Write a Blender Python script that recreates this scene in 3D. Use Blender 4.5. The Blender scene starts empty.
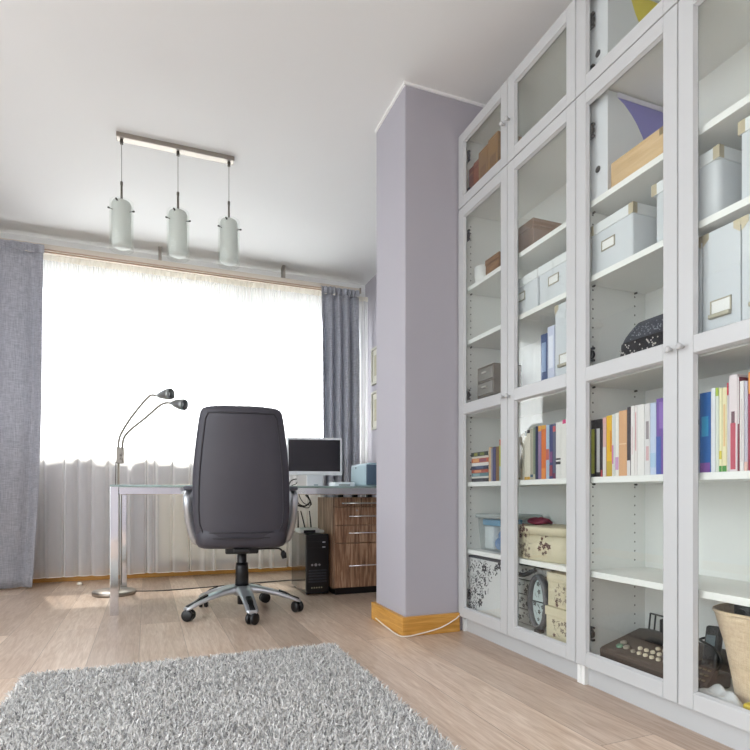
import bpy, bmesh, math, random
import numpy as np
from mathutils import Vector, Matrix
random.seed(7)
S = bpy.context.scene
C = S.collection
PI = math.pi

# ------------------------------------------------------------------ materials
def lin(c):
    return c / 12.92 if c <= 0.04045 else ((c + 0.055) / 1.055) ** 2.4
def rgb(hx):
    hx = hx.lstrip('#')
    return tuple(lin(int(hx[i:i + 2], 16) / 255) for i in (0, 2, 4)) + (1.0,)
_m = {}
def newmat(name):
    m = bpy.data.materials.new(name); m.use_nodes = True
    nt = m.node_tree; nt.nodes.clear()
    out = nt.nodes.new('ShaderNodeOutputMaterial')
    return m, nt, out
def N(nt, t, **kw):
    n = nt.nodes.new(t)
    for k, v in kw.items():
        if k.startswith('i_'):
            n.inputs[k[2:].replace('_', ' ')].default_value = v
        else:
            setattr(n, k, v)
    return n
def L(nt, a, b): nt.links.new(a, b)
def mat(hx, rough=0.55, metal=0.0, var=0.05, scale=18.0, bump=0.0, bscale=200.0, coat=0.0, stretch=None, spec=0.5):
    key = (hx, rough, metal, var, scale, bump, bscale, coat, stretch, spec)
    if key in _m: return _m[key]
    m, nt, out = newmat('surface_' + hx.lstrip('#') + '_%d' % len(_m))
    b = N(nt, 'ShaderNodeBsdfPrincipled')
    b.inputs['Roughness'].default_value = rough
    b.inputs['Metallic'].default_value = metal
    b.inputs['Specular IOR Level'].default_value = spec
    b.inputs['Coat Weight'].default_value = coat
    tc = N(nt, 'ShaderNodeTexCoord')
    mp = N(nt, 'ShaderNodeMapping')
    if stretch: mp.inputs['Scale'].default_value = stretch
    L(nt, tc.outputs['Object'], mp.inputs['Vector'])
    nz = N(nt, 'ShaderNodeTexNoise', i_Scale=scale, i_Detail=4.0)
    L(nt, mp.outputs[0], nz.inputs['Vector'])
    c = rgb(hx)
    mx = N(nt, 'ShaderNodeMix', data_type='RGBA')
    mx.inputs[6].default_value = tuple(max(0, v * (1 - var)) for v in c[:3]) + (1,)
    mx.inputs[7].default_value = tuple(min(1, v * (1 + var)) for v in c[:3]) + (1,)
    L(nt, nz.outputs['Fac'], mx.inputs[0])
    L(nt, mx.outputs[2], b.inputs['Base Color'])
    if bump:
        n2 = N(nt, 'ShaderNodeTexNoise', i_Scale=bscale, i_Detail=3.0)
        L(nt, mp.outputs[0], n2.inputs['Vector'])
        bp = N(nt, 'ShaderNodeBump', i_Strength=bump, i_Distance=0.002)
        L(nt, n2.outputs['Fac'], bp.inputs['Height'])
        L(nt, bp.outputs[0], b.inputs['Normal'])
    L(nt, b.outputs[0], out.inputs[0])
    _m[key] = m
    return m

def schlick(nt, f0=0.04, k=0.9):
    lw = N(nt, 'ShaderNodeLayerWeight', i_Blend=0.5)
    p = N(nt, 'ShaderNodeMath', operation='POWER'); p.inputs[1].default_value = 5.0
    L(nt, lw.outputs['Facing'], p.inputs[0])
    a = N(nt, 'ShaderNodeMath', operation='MULTIPLY_ADD'); a.inputs[1].default_value = k; a.inputs[2].default_value = f0
    L(nt, p.outputs[0], a.inputs[0])
    return a.outputs[0]
def glass_mat(name, tint='fafcfb', f0=0.04, k=0.9, diff=0.0, dcol='ffffff'):
    m, nt, out = newmat(name)
    tr = N(nt, 'ShaderNodeBsdfTransparent'); tr.inputs[0].default_value = rgb(tint)
    gl = N(nt, 'ShaderNodeBsdfGlossy', i_Roughness=0.0); gl.inputs[0].default_value = (1, 1, 1, 1)
    mx = N(nt, 'ShaderNodeMixShader')
    L(nt, schlick(nt, f0, k), mx.inputs[0]); L(nt, tr.outputs[0], mx.inputs[1]); L(nt, gl.outputs[0], mx.inputs[2])
    last = mx.outputs[0]
    if diff:
        d = N(nt, 'ShaderNodeBsdfDiffuse'); d.inputs[0].default_value = rgb(dcol)
        m2 = N(nt, 'ShaderNodeMixShader'); m2.inputs[0].default_value = diff
        L(nt, last, m2.inputs[1]); L(nt, d.outputs[0], m2.inputs[2]); last = m2.outputs[0]
    L(nt, last, out.inputs[0])
    return m
def sheer_mat(name, hx, t0, trl=0.6, weave=0.0):
    m, nt, out = newmat(name)
    lw = N(nt, 'ShaderNodeLayerWeight', i_Blend=0.5)
    cs = N(nt, 'ShaderNodeMath', operation='SUBTRACT'); cs.inputs[0].default_value = 1.0
    L(nt, lw.outputs['Facing'], cs.inputs[1])
    mxm = N(nt, 'ShaderNodeMath', operation='MAXIMUM'); mxm.inputs[1].default_value = 0.18
    L(nt, cs.outputs[0], mxm.inputs[0])
    dv = N(nt, 'ShaderNodeMath', operation='DIVIDE'); dv.inputs[0].default_value = 1.0
    L(nt, mxm.outputs[0], dv.inputs[1])
    pw = N(nt, 'ShaderNodeMath', operation='POWER'); pw.inputs[0].default_value = t0
    L(nt, dv.outputs[0], pw.inputs[1])
    d = N(nt, 'ShaderNodeBsdfDiffuse'); d.inputs[0].default_value = rgb(hx)
    t = N(nt, 'ShaderNodeBsdfTranslucent'); t.inputs[0].default_value = rgb(hx)
    m1 = N(nt, 'ShaderNodeMixShader'); m1.inputs[0].default_value = trl
    L(nt, d.outputs[0], m1.inputs[1]); L(nt, t.outputs[0], m1.inputs[2])
    tr = N(nt, 'ShaderNodeBsdfTransparent')
    m2 = N(nt, 'ShaderNodeMixShader')
    L(nt, pw.outputs[0], m2.inputs[0]); L(nt, m1.outputs[0], m2.inputs[1]); L(nt, tr.outputs[0], m2.inputs[2])
    L(nt, m2.outputs[0], out.inputs[0])
    return m

def opal_mat():
    m, nt, out = newmat('opal_glass')
    d = N(nt, 'ShaderNodeBsdfPrincipled', i_Roughness=0.3); d.inputs['Base Color'].default_value = rgb('dfe1de')
    t = N(nt, 'ShaderNodeBsdfTranslucent'); t.inputs[0].default_value = rgb('e4e6e3')
    mx = N(nt, 'ShaderNodeMixShader'); mx.inputs[0].default_value = 0.45
    L(nt, d.outputs[0], mx.inputs[1]); L(nt, t.outputs[0], mx.inputs[2]); L(nt, mx.outputs[0], out.inputs[0])
    return m
def floor_mat():
    m, nt, out = newmat('oak_planks')
    b = N(nt, 'ShaderNodeBsdfPrincipled')
    tc = N(nt, 'ShaderNodeTexCoord')
    mp = N(nt, 'ShaderNodeMapping'); mp.inputs['Rotation'].default_value = (0, 0, PI / 2 - 0.02); mp.inputs['Location'].default_value = (0.4, 0.03, 0)
    L(nt, tc.outputs['Object'], mp.inputs['Vector'])
    br = N(nt, 'ShaderNodeTexBrick', offset=0.37, offset_frequency=2)
    br.inputs['Color1'].default_value = (0, 0, 0, 1); br.inputs['Color2'].default_value = (1, 1, 1, 1); br.inputs['Mortar'].default_value = (0.5, 0.5, 0.5, 1)
    br.inputs['Scale'].default_value = 1.0; br.inputs['Mortar Size'].default_value = 0.0008; br.inputs['Mortar Smooth'].default_value = 0.1
    br.inputs['Brick Width'].default_value = 1.9; br.inputs['Row Height'].default_value = 0.185
    L(nt, mp.outputs[0], br.inputs['Vector'])
    mp2 = N(nt, 'ShaderNodeMapping'); mp2.inputs['Scale'].default_value = (1.0, 9.0, 1.0)
    ad = N(nt, 'ShaderNodeVectorMath', operation='MULTIPLY_ADD')
    ad.inputs[1].default_value = (7.0, 3.0, 5.0)
    L(nt, br.outputs['Color'], ad.inputs[0]); L(nt, mp.outputs[0], ad.inputs[2])
    L(nt, ad.outputs[0], mp2.inputs['Vector'])
    nz = N(nt, 'ShaderNodeTexNoise', i_Scale=4.0, i_Detail=7.0, i_Distortion=1.6); L(nt, mp2.outputs[0], nz.inputs['Vector'])
    mp3 = N(nt, 'ShaderNodeMapping'); mp3.inputs['Scale'].default_value = (3.0, 60.0, 1.0); L(nt, ad.outputs[0], mp3.inputs['Vector'])
    n3 = N(nt, 'ShaderNodeTexNoise', i_Scale=5.0, i_Detail=5.0); L(nt, mp3.outputs[0], n3.inputs['Vector'])
    cr = N(nt, 'ShaderNodeValToRGB')
    cr.color_ramp.elements[0].position = 0.28; cr.color_ramp.elements[0].color = rgb('c9b09a')
    cr.color_ramp.elements[1].position = 0.72; cr.color_ramp.elements[1].color = rgb('e8d7c7')
    L(nt, nz.outputs['Fac'], cr.inputs[0])
    tone = N(nt, 'ShaderNodeMix', data_type='RGBA', blend_type='MULTIPLY'); tone.inputs[0].default_value = 1.0
    tr = N(nt, 'ShaderNodeValToRGB')
    tr.color_ramp.elements[0].color = (0.68, 0.635, 0.60, 1); tr.color_ramp.elements[1].color = (1.04, 1.03, 1.02, 1)
    L(nt, br.outputs['Color'], tr.inputs[0])
    L(nt, cr.outputs[0], tone.inputs[6]); L(nt, tr.outputs[0], tone.inputs[7])
    gr = N(nt, 'ShaderNodeMix', data_type='RGBA', blend_type='MULTIPLY'); gr.inputs[0].default_value = 0.75
    gt = N(nt, 'ShaderNodeValToRGB'); gt.color_ramp.elements[0].position = 0.3; gt.color_ramp.elements[0].color = (0.78, 0.73, 0.68, 1); gt.color_ramp.elements[1].position = 0.6
    L(nt, n3.outputs['Fac'], gt.inputs[0]); L(nt, tone.outputs[2], gr.inputs[6]); L(nt, gt.outputs[0], gr.inputs[7])
    mo = N(nt, 'ShaderNodeMix', data_type='RGBA'); mo.inputs[7].default_value = rgb('85705e')
    L(nt, br.outputs['Fac'], mo.inputs[0]); L(nt, gr.outputs[2], mo.inputs[6])
    L(nt, mo.outputs[2], b.inputs['Base Color'])
    b.inputs['Roughness'].default_value = 0.3; b.inputs['Specular IOR Level'].default_value = 0.5
    bp = N(nt, 'ShaderNodeBump', i_Strength=0.15, i_Distance=0.001); L(nt, n3.outputs['Fac'], bp.inputs['Height']); L(nt, bp.outputs[0], b.inputs['Normal'])
    L(nt, b.outputs[0], out.inputs[0])
    return m
def grain_mat(name, c0, c1, c2, stretch, scale=3.0, rough=0.45, streak=0.5):
    m, nt, out = newmat(name)
    b = N(nt, 'ShaderNodeBsdfPrincipled', i_Roughness=rough)
    tc = N(nt, 'ShaderNodeTexCoord'); mp = N(nt, 'ShaderNodeMapping'); mp.inputs['Scale'].default_value = stretch
    L(nt, tc.outputs['Object'], mp.inputs['Vector'])
    nz = N(nt, 'ShaderNodeTexNoise', i_Scale=scale, i_Detail=8.0, i_Distortion=0.6, i_Roughness=0.65); L(nt, mp.outputs[0], nz.inputs['Vector'])
    cr = N(nt, 'ShaderNodeValToRGB')
    e = cr.color_ramp.elements
    e[0].position = 0.5 - streak / 2 * 0.7; e[0].color = rgb(c0); e[1].position = 0.5 + streak / 2 * 0.7; e[1].color = rgb(c2)
    k = e.new(0.5); k.color = rgb(c1)
    L(nt, nz.outputs['Fac'], cr.inputs[0]); L(nt, cr.outputs[0], b.inputs['Base Color'])
    L(nt, b.outputs[0], out.inputs[0])
    return m
def fabric_mat(name, c0, c1, sx=260.0, sz=90.0, trans=0.0):
    m, nt, out = newmat(name)
    b = N(nt, 'ShaderNodeBsdfPrincipled', i_Roughness=0.9); b.inputs['Specular IOR Level'].default_value = 0.15
    b.inputs['Sheen Weight'].default_value = 0.25
    tc = N(nt, 'ShaderNodeTexCoord'); mp = N(nt, 'ShaderNodeMapping'); mp.inputs['Scale'].default_value = (sx, sx, sz * 0.15)
    L(nt, tc.outputs['Object'], mp.inputs['Vector'])
    n1 = N(nt, 'ShaderNodeTexNoise', i_Scale=1.0, i_Detail=3.0); L(nt, mp.outputs[0], n1.inputs['Vector'])
    mp2 = N(nt, 'ShaderNodeMapping'); mp2.inputs['Scale'].default_value = (sx * 0.12, sx * 0.12, sx); L(nt, tc.outputs['Object'], mp2.inputs['Vector'])
    n2 = N(nt, 'ShaderNodeTexNoise', i_Scale=1.0, i_Detail=3.0); L(nt, mp2.outputs[0], n2.inputs['Vector'])
    av = N(nt, 'ShaderNodeMath', operation='ADD'); L(nt, n1.outputs['Fac'], av.inputs[0]); L(nt, n2.outputs['Fac'], av.inputs[1])
    hf = N(nt, 'ShaderNodeMath', operation='MULTIPLY'); hf.inputs[1].default_value = 0.5; L(nt, av.outputs[0], hf.inputs[0])
    cr = N(nt, 'ShaderNodeValToRGB'); e = cr.color_ramp.elements
    e[0].position = 0.38; e[0].color = rgb(c0); e[1].position = 0.62; e[1].color = rgb(c1)
    L(nt, hf.outputs[0], cr.inputs[0]); L(nt, cr.outputs[0], b.inputs['Base Color'])
    last = b.outputs[0]
    if trans:
        t = N(nt, 'ShaderNodeBsdfTranslucent'); L(nt, cr.outputs[0], t.inputs[0])
        mx = N(nt, 'ShaderNodeMixShader'); mx.inputs[0].default_value = trans
        L(nt, last, mx.inputs[1]); L(nt, t.outputs[0], mx.inputs[2]); last = mx.outputs[0]
    L(nt, last, out.inputs[0])
    return m
def pile_mat():
    m, nt, out = newmat('shag_pile')
    b = N(nt, 'ShaderNodeBsdfPrincipled', i_Roughness=0.95); b.inputs['Specular IOR Level'].default_value = 0.1
    g = N(nt, 'ShaderNodeNewGeometry')
    cr = N(nt, 'ShaderNodeValToRGB'); e = cr.color_ramp.elements
    e[0].position = 0.0; e[0].color = rgb('8f8f90'); e[1].position = 1.0; e[1].color = rgb('f5f3ef')
    k = e.new(0.3); k.color = rgb('d2d1cf')
    L(nt, g.outputs['Random Per Island'], cr.inputs[0]); L(nt, cr.outputs[0], b.inputs['Base Color'])
    L(nt, b.outputs[0], out.inputs[0])
    return m

WHITE = mat('babbbb', 0.35, var=0.01, spec=0.45)          # cabinet lacquer
WHITE2 = mat('e8e9e6', 0.5, var=0.015)
LILAC = mat('adaab1', 0.85, var=0.012, scale=3, bump=0.05, bscale=300, spec=0.2)
CEIL = mat('e0e0df', 0.9, var=0.01, scale=2, spec=0.1)
TRIMW = mat('ececea', 0.6, var=0.01)
BASEW = grain_mat('honey_wood', 'b07a2c', 'c89242', 'dcab5c', (2.0, 2.0, 26.0), 2.5, 0.4, 0.6)
CHROME = mat('dcdcdc', 0.08, 1.0, 0.02)
STEEL = mat('a8a198', 0.42, 1.0, 0.03)
NICKEL = mat('9c958b', 0.3, 1.0, 0.03)
SILVER = mat('c4c7cb', 0.32, 0.75, 0.02)
BLACK = mat('0e0e10', 0.35, var=0.1)
BLACKM = mat('161618', 0.6, var=0.1)
GLASS = glass_mat('cabinet_glass', 'fcfdfc', 0.045, 0.95)
WGLASS = glass_mat('window_glass', 'ffffff', 0.04, 0.9)
FLOOR = floor_mat()
DRAPE = fabric_mat('slate_drape', 'a4a6ae', 'cacbd2', trans=0.25)
SHEER = sheer_mat('white_voile', 'fdfdfb', 0.40, 0.5)
SHEERD = sheer_mat('voile_heading', 'f1ede2', 0.10, 0.45)

# ------------------------------------------------------------------ mesh builder
class MB:
    def __init__(s): s.V = []; s.F = []; s.MI = []; s.SM = []
    def add(s, verts, faces, mi=0, sm=False, M=None):
        o = len(s.V)
        for v in verts:
            v = Vector(v)
            if M is not None: v = M @ v
            s.V.append(tuple(v))
        for f in faces:
            s.F.append([i + o for i in f]); s.MI.append(mi); s.SM.append(sm)
        return s
    def box(s, x0, x1, y0, y1, z0, z1, bev=0.0, mi=0, M=None, seg=2):
        x0, x1 = min(x0, x1), max(x0, x1); y0, y1 = min(y0, y1), max(y0, y1); z0, z1 = min(z0, z1), max(z0, z1)
        v = [(x, y, z) for x in (x0, x1) for y in (y0, y1) for z in (z0, z1)]
        f = [(0, 1, 3, 2), (4, 6, 7, 5), (0, 4, 5, 1), (2, 3, 7, 6), (0, 2, 6, 4), (1, 5, 7, 3)]
        if bev <= 0: return s.add(v, f, mi, False, M)
        bm = bmesh.new(); bv = [bm.verts.new(p) for p in v]
        for q in f: bm.faces.new([bv[i] for i in q])
        bmesh.ops.bevel(bm, geom=list(bm.edges), offset=min(bev, 0.49 * min(x1 - x0, y1 - y0, z1 - z0)), segments=seg, profile=0.5, affect='EDGES')
        bm.verts.index_update()
        vs = [tuple(q.co) for q in bm.verts]; fs = [[q.index for q in ff.verts] for ff in bm.faces]
        bm.free()
        return s.add(vs, fs, mi, seg > 2, M)
    def loft(s, rings, mi=0, sm=True, cap=True, closed=True, M=None):
        n = len(rings[0]); v = [p for r in rings for p in r]; f = []
        for i in range(len(rings) - 1):
            for j in range(n if closed else n - 1):
                k = (j + 1) % n
                f.append((i * n + j, i * n + k, (i + 1) * n + k, (i + 1) * n + j))
        s.add(v, f, mi, sm, M)
        if cap and closed:
            o = len(s.V) - len(v); m0 = (len(rings) - 1) * n
            s.F.append([o + i for i in range(n)][::-1]); s.F.append([o + m0 + i for i in range(n)])
            s.MI += [mi, mi]; s.SM += [False, False]
        return s
    def tube(s, path, r, n=10, mi=0, cap=True, M=None):
        P = [Vector(p) for p in path]; rings = []
        rr = r if isinstance(r, (list, tuple)) else [r] * len(P)
        t0 = (P[1] - P[0]).normalized()
        up = Vector((0, 0, 1)) if abs(t0.z) < 0.9 else Vector((1, 0, 0))
        nrm = t0.cross(up).normalized()
        for i, p in enumerate(P):
            t = (P[min(i + 1, len(P) - 1)] - P[max(i - 1, 0)]).normalized()
            nrm = (nrm - t * nrm.dot(t)).normalized(); b = t.cross(nrm)
            rings.append([tuple(p + (nrm * math.cos(a) + b * math.sin(a)) * rr[i]) for a in [2 * PI * k / n for k in range(n)]])
        return s.loft(rings, mi, True, cap, True, M)
    def lathe(s, prof, o=(0, 0, 0), n=24, mi=0, M=None, cap=False, axis=None):
        T = Matrix.Translation(o)
        if axis is not None: T = T @ Vector(axis).to_track_quat('Z', 'Y').to_matrix().to_4x4()
        if M is not None: T = M @ T
        rings = [[(r * math.cos(2 * PI * k / n), r * math.sin(2 * PI * k / n), z) for k in range(n)] for r, z in prof]
        return s.loft(rings, mi, True, cap, True, T)
    def cyl(s, o, r, h, n=20, mi=0, axis=None, M=None):
        e = min(r, h) * 0.08
        return s.lathe([(r - e, 0), (r, e), (r, h - e), (r - e, h)], o, n, mi, M, True, axis)
    def poly(s, pts, mi=0, M=None): return s.add(pts, [tuple(range(len(pts)))], mi, False, M)
    def prism(s, pts, d, mi=0, M=None):
        n = len(pts); d = Vector(d); a = [Vector(p) for p in pts]; b = [p + d for p in a]
        return s.add(a + b, [tuple(range(n))[::-1], tuple(range(n, 2 * n))] + [(i, (i + 1) % n, n + (i + 1) % n, n + i) for i in range(n)], mi, False, M)
    def ellipsoid(s, c, rx, ry, rz, n=16, m=10, mi=0, M=None):
        rings = []
        for i in range(m + 1):
            a = -PI / 2 + PI * i / m; q = max(math.cos(a), 0.02)
            rings.append([(c[0] + rx * q * math.cos(2 * PI * k / n), c[1] + ry * q * math.sin(2 * PI * k / n), c[2] + rz * math.sin(a)) for k in range(n)])
        return s.loft(rings, mi, True, True, True, M)
    def split(s):
        # one builder per loose piece
        par = list(range(len(s.V)))
        def find(i):
            while par[i] != i: par[i] = par[par[i]]; i = par[i]
            return i
        for f in s.F:
            for i in f[1:]: par[find(i)] = find(f[0])
        out = {}
        for f, mi, sm in zip(s.F, s.MI, s.SM):
            k = find(f[0]); m, ix = out.setdefault(k, (MB(), {}))
            g = []
            for i in f:
                if i not in ix: ix[i] = len(m.V); m.V.append(s.V[i])
                g.append(ix[i])
            m.F.append(g); m.MI.append(mi); m.SM.append(sm)
        return [m for m, _ in out.values()]
    def build_each(s, name, mats, parent=None, local=False):
        return [m.build(name, mats, parent, local) for m in s.split()]
    def build(s, name, mats, parent=None, local=False):
        me = bpy.data.meshes.new(name)
        off = Vector((0, 0, 0))
        p = parent
        while p is not None and not local: off += Vector(p.location); p = p.parent
        me.from_pydata([(v[0] - off.x, v[1] - off.y, v[2] - off.z) for v in s.V], [], s.F)
        if not isinstance(mats, (list, tuple)): mats = [mats]
        for m in mats: me.materials.append(m)
        me.polygons.foreach_set('material_index', s.MI); me.polygons.foreach_set('use_smooth', s.SM)
        me.validate(); me.update()
        bm = bmesh.new(); bm.from_mesh(me); bmesh.ops.recalc_face_normals(bm, faces=bm.faces); bm.to_mesh(me); bm.free()
        o = bpy.data.objects.new(name, me); C.objects.link(o)
        if parent is not None: o.parent = parent
        return o
def tag(o, label=None, cat=None, group=None, kind=None):
    if label: o['label'] = label
    if cat: o['category'] = cat
    if group: o['group'] = group
    if kind: o['kind'] = kind
    return o
def thing(name, label, cat, loc, rz=0.0, group=None):
    o = bpy.data.objects.new(name, None); C.objects.link(o); o.empty_display_size = 0.05
    o.location = loc; o.rotation_euler = (0, 0, rz)
    return tag(o, label, cat, group)
def solo(mb, name, mats, loc, label, cat, group=None):
    """a thing that is one mesh, origin at loc"""
    o = mb.build(name, mats)
    o.data.transform(Matrix.Translation(-Vector(loc))); o.location = loc
    return tag(o, label, cat, group)
def copy_tree(o, parent=None):
    c = o.copy(); C.objects.link(c)
    if parent is not None: c.parent = parent
    for ch in list(o.children): copy_tree(ch, c)
    return c
def struct(mb, name, mats, parent=None):
    return tag(mb.build(name, mats, parent), kind='structure')
def smooth_path(pts, k=6):
    P = [Vector(p) for p in pts]; out = []
    for i in range(len(P) - 1):
        p0 = P[max(i - 1, 0)]; p1 = P[i]; p2 = P[i + 1]; p3 = P[min(i + 2, len(P) - 1)]
        for j in range(k):
            t = j / k
            out.append(0.5 * ((2 * p1) + (p2 - p0) * t + (2 * p0 - 5 * p1 + 4 * p2 - p3) * t * t + (3 * p1 - p0 - 3 * p2 + p3) * t ** 3))
    out.append(P[-1]); return out

# ------------------------------------------------------------------ the room
ZC = 2.535; YB = 4.72; XL = -1.75; XR1 = 1.63; XR2 = 1.725; YF = -2.4
CX0, CY0, CY1 = 1.047, 2.325, 2.69
WX0, WX1, WZ0, WZ1 = -1.35, 1.60, 0.93, 2.29
struct(MB().box(XL - 0.1, 1.9, YF, YB + 0.3, -0.12, 0.0), 'floor', FLOOR)
struct(MB().box(XL - 0.1, 1.9, YF, YB + 0.3, ZC, ZC + 0.12), 'ceiling', CEIL)
wb = MB()
wb.box(XL, XR2 + 0.1, YB, YB + 0.25, 0, WZ0).box(XL, XR2 + 0.1, YB, YB + 0.25, WZ1, ZC)
wb.box(XL, WX0, YB, YB + 0.25, WZ0, WZ1).box(WX1, XR2 + 0.1, YB, YB + 0.25, WZ0, WZ1)
struct(wb, 'wall_back', LILAC)
struct(MB().box(XL - 0.1, XL, 3.0, YB + 0.25, 0, ZC), 'wall_left', LILAC)
struct(MB().box(XL - 0.1, 1.85, YF - 0.1, YF, 0, ZC), 'wall_front', LILAC)
wr = MB().box(XR1, 1.85, YF, CY1 - 0.1, 0, ZC).box(XR2, 1.85, CY1 - 0.1, YB, 0, ZC)
struct(wr, 'wall_right', LILAC)
struct(MB().box(CX0, XR2, CY0, CY1, 0, ZC, 0.004), 'wall_pier', LILAC)
struct(MB().box(XL, XR2, YB - 0.024, YB, 0, 0.075, 0.003), 'baseboard_back', BASEW)
bp = MB().box(CX0 - 0.02, CX0, CY0 - 0.02, CY1 + 0.02, 0, 0.088, 0.002).box(CX0, 1.322, CY0 - 0.02, CY0, 0, 0.088, 0.002).box(CX0, XR2, CY1, CY1 + 0.02, 0, 0.088, 0.002)
struct(bp, 'baseboard_pier', BASEW)
struct(MB().box(XR2 - 0.02, XR2, CY1 + 0.02, YB - 0.024, 0, 0.075, 0.002), 'baseboard_right', BASEW)
struct(MB().box(XL, XL + 0.02, 3.0, YB - 0.024, 0, 0.075, 0.002), 'baseboard_left', BASEW)
# thin white edging where the pier meets the ceiling
tr = MB().box(CX0 - 0.008, CX0, CY0 - 0.008, CY1, ZC - 0.012, ZC).box(CX0, XR1, CY0 - 0.008, CY0, ZC - 0.012, ZC)
struct(tr, 'trim_1', TRIMW)
struct(MB().box(XL, XR2, YB - 0.02, YB, 2.30, ZC, 0.003), 'trim_3', TRIMW)
# window: outer frame, two sashes with a broad post between, panes
win = MB(); fw = 0.05; y0, y1 = YB + 0.03, YB + 0.10
win.box(WX0, WX1, y0, y1, WZ0, WZ0 + fw, 0.004).box(WX0, WX1, y0, y1, WZ1 - fw, WZ1, 0.004)
win.box(WX0, WX0 + fw, y0, y1, WZ0 + fw, WZ1 - fw, 0.004).box(WX1 - fw, WX1, y0, y1, WZ0 + fw, WZ1 - fw, 0.004)
win.box(0.645, 0.735, y0, y1, WZ0 + fw, WZ1 - fw, 0.004)
PVC = mat('dcdcd8', 0.4, var=0.01)
w1 = struct(win, 'window_1', PVC)
for (a, b) in ((WX0 + fw, 0.645), (0.735, WX1 - fw)):
    f = MB(); q = 0.028
    f.box(a, b, y0 - 0.012, y1 - 0.02, WZ0 + fw, WZ0 + fw + q, 0.003).box(a, b, y0 - 0.012, y1 - 0.02, WZ1 - fw - q, WZ1 - fw, 0.003)
    f.box(a, a + q, y0 - 0.012, y1 - 0.02, WZ0 + fw + q, WZ1 - fw - q, 0.003).box(b - q, b, y0 - 0.012, y1 - 0.02, WZ0 + fw + q, WZ1 - fw - q, 0.003)
    so = f.build('window_sash', PVC, w1)
    MB().box(a + q, b - q, YB + 0.06, YB + 0.064, WZ0 + fw + q, WZ1 - fw - q).build('window_pane', WGLASS, w1)
h = MB().box(0.752, 0.772, y0 - 0.03, y0 - 0.012, 1.5, 1.58, 0.003).box(0.752, 0.772, y0 - 0.045, y0 - 0.03, 1.47, 1.59, 0.004)
h.build('window_handle', PVC, w1)
struct(MB().box(WX0 - 0.05, WX1 + 0.05, YB - 0.11, YB + 0.04, 0.905, 0.932, 0.006), 'trim_2', TRIMW)   # window board

# ------------------------------------------------------------------ curtains
rail = thing('curtain_rail', 'long cream curtain rail board fixed under the ceiling above the window', 'curtain rail', (0, 4.58, 2.4))
MB().box(-1.6, 1.60, 4.50, 4.66, 2.383, 2.418, 0.004).build('rail_board', mat('d9d0c2', 0.5, var=0.02), rail)
MB().box(-1.6, 1.60, 4.503, 4.509, 2.375, 2.3835).box(-1.6, 1.6, 4.545, 4.551, 2.375, 2.3835).box(-1.6, 1.6, 4.60, 4.606, 2.375, 2.3835).build_each('track', mat('b59d88', 0.5), rail)
for bx in (-1.2, 0.0, 0.95):
    MB().box(bx - 0.012, bx + 0.012, 4.53, 4.60, 2.418, ZC - 0.001, 0.002).build('bracket', STEEL, rail)
MB().box(1.60, 1.612, 4.495, 4.665, 2.378, 2.423, 0.002).build('end_cap', STEEL, rail)

def fold_sheet(x0, x1, z0, z1, yc, amp, wl, nx, nz, seed, flare=None, gather=0.0, drift=0.25):
    rnd = random.Random(seed)
    ph = [rnd.uniform(0, 6.28) for _ in range(6)]
    V = []; F = []
    for j in range(nz + 1):
        v = j / nz; z = z1 + (z0 - z1) * v
        for i in range(nx + 1):
            u = i / nx
            xa, xb = x0, x1
            if flare: xa, xb = flare(v)
            x = xa + (xb - xa) * u
            s = (x1 - x0) * u
            w = wl * (1 + 0.0 * u)
            A = amp * (0.45 + 0.55 * min(1, v * 4))
            p = 2 * PI * s / w + 1.3 * math.sin(2 * PI * s / (w * 4.3) + ph[0]) + drift * math.sin(v * 2.2 + ph[1])
            y = A * (math.sin(p) + 0.35 * math.sin(2 * PI * s / (w * 2.7) + ph[2] + 0.5 * v) + 0.2 * math.sin(2.1 * p + ph[3]))
            if gather: y += gather * math.exp(-v * 14) * math.sin(2 * PI * s / 0.018 + ph[4] + 2 * math.sin(s * 31))
            x += 0.25 * A * math.cos(p)
            V.append((x, yc + y, z))
    n = nx + 1
    for j in range(nz):
        for i in range(nx): F.append((j * n + i, j * n + i + 1, (j + 1) * n + i + 1, (j + 1) * n + i))
    return V, F
def pleat_sheet(x0, x1, z0, z1, yc, nx, nz, seed, dy=0.0):
    rnd = random.Random(seed); c = []; x = x0 + 0.03
    while x < x1 - 0.02:
        c.append((x, rnd.uniform(0.006, 0.017), rnd.uniform(0.018, 0.042), rnd.uniform(-0.018, 0.018), rnd.choice((-1, 1)))); x += rnd.uniform(0.05, 0.15)
    ph = [rnd.uniform(0, 6.28) for _ in range(4)]
    X = np.linspace(x0, x1, nx + 1); V = []; F = []
    for j in range(nz + 1):
        v = j / nz; z = z1 + (z0 - z1) * v
        Y = 0.008 * np.sin(X * 14 + ph[0] + v) + 0.005 * np.sin(X * 33 + ph[1]); 
        Y = Y * min(1, 0.3 + v * 3)
        for (cx, w, A, sl, sg) in c:
            Y = Y + sg * A * (0.45 + 0.55 * min(1, v * 5)) * np.exp(-((X - cx - sl * v) / (w * (0.8 + 0.5 * v))) ** 2)
        Y = Y + 0.007 * math.exp(-v * 16) * np.sin(X * 350 + 2 * np.sin(X * 31) + ph[2])
        V += [(float(a), float(yc + b + dy), z) for a, b in zip(X, Y)]
    n = nx + 1
    for j in range(nz):
        for i in range(nx): F.append((j * n + i, j * n + i + 1, (j + 1) * n + i + 1, (j + 1) * n + i))
    return V, F
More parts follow.
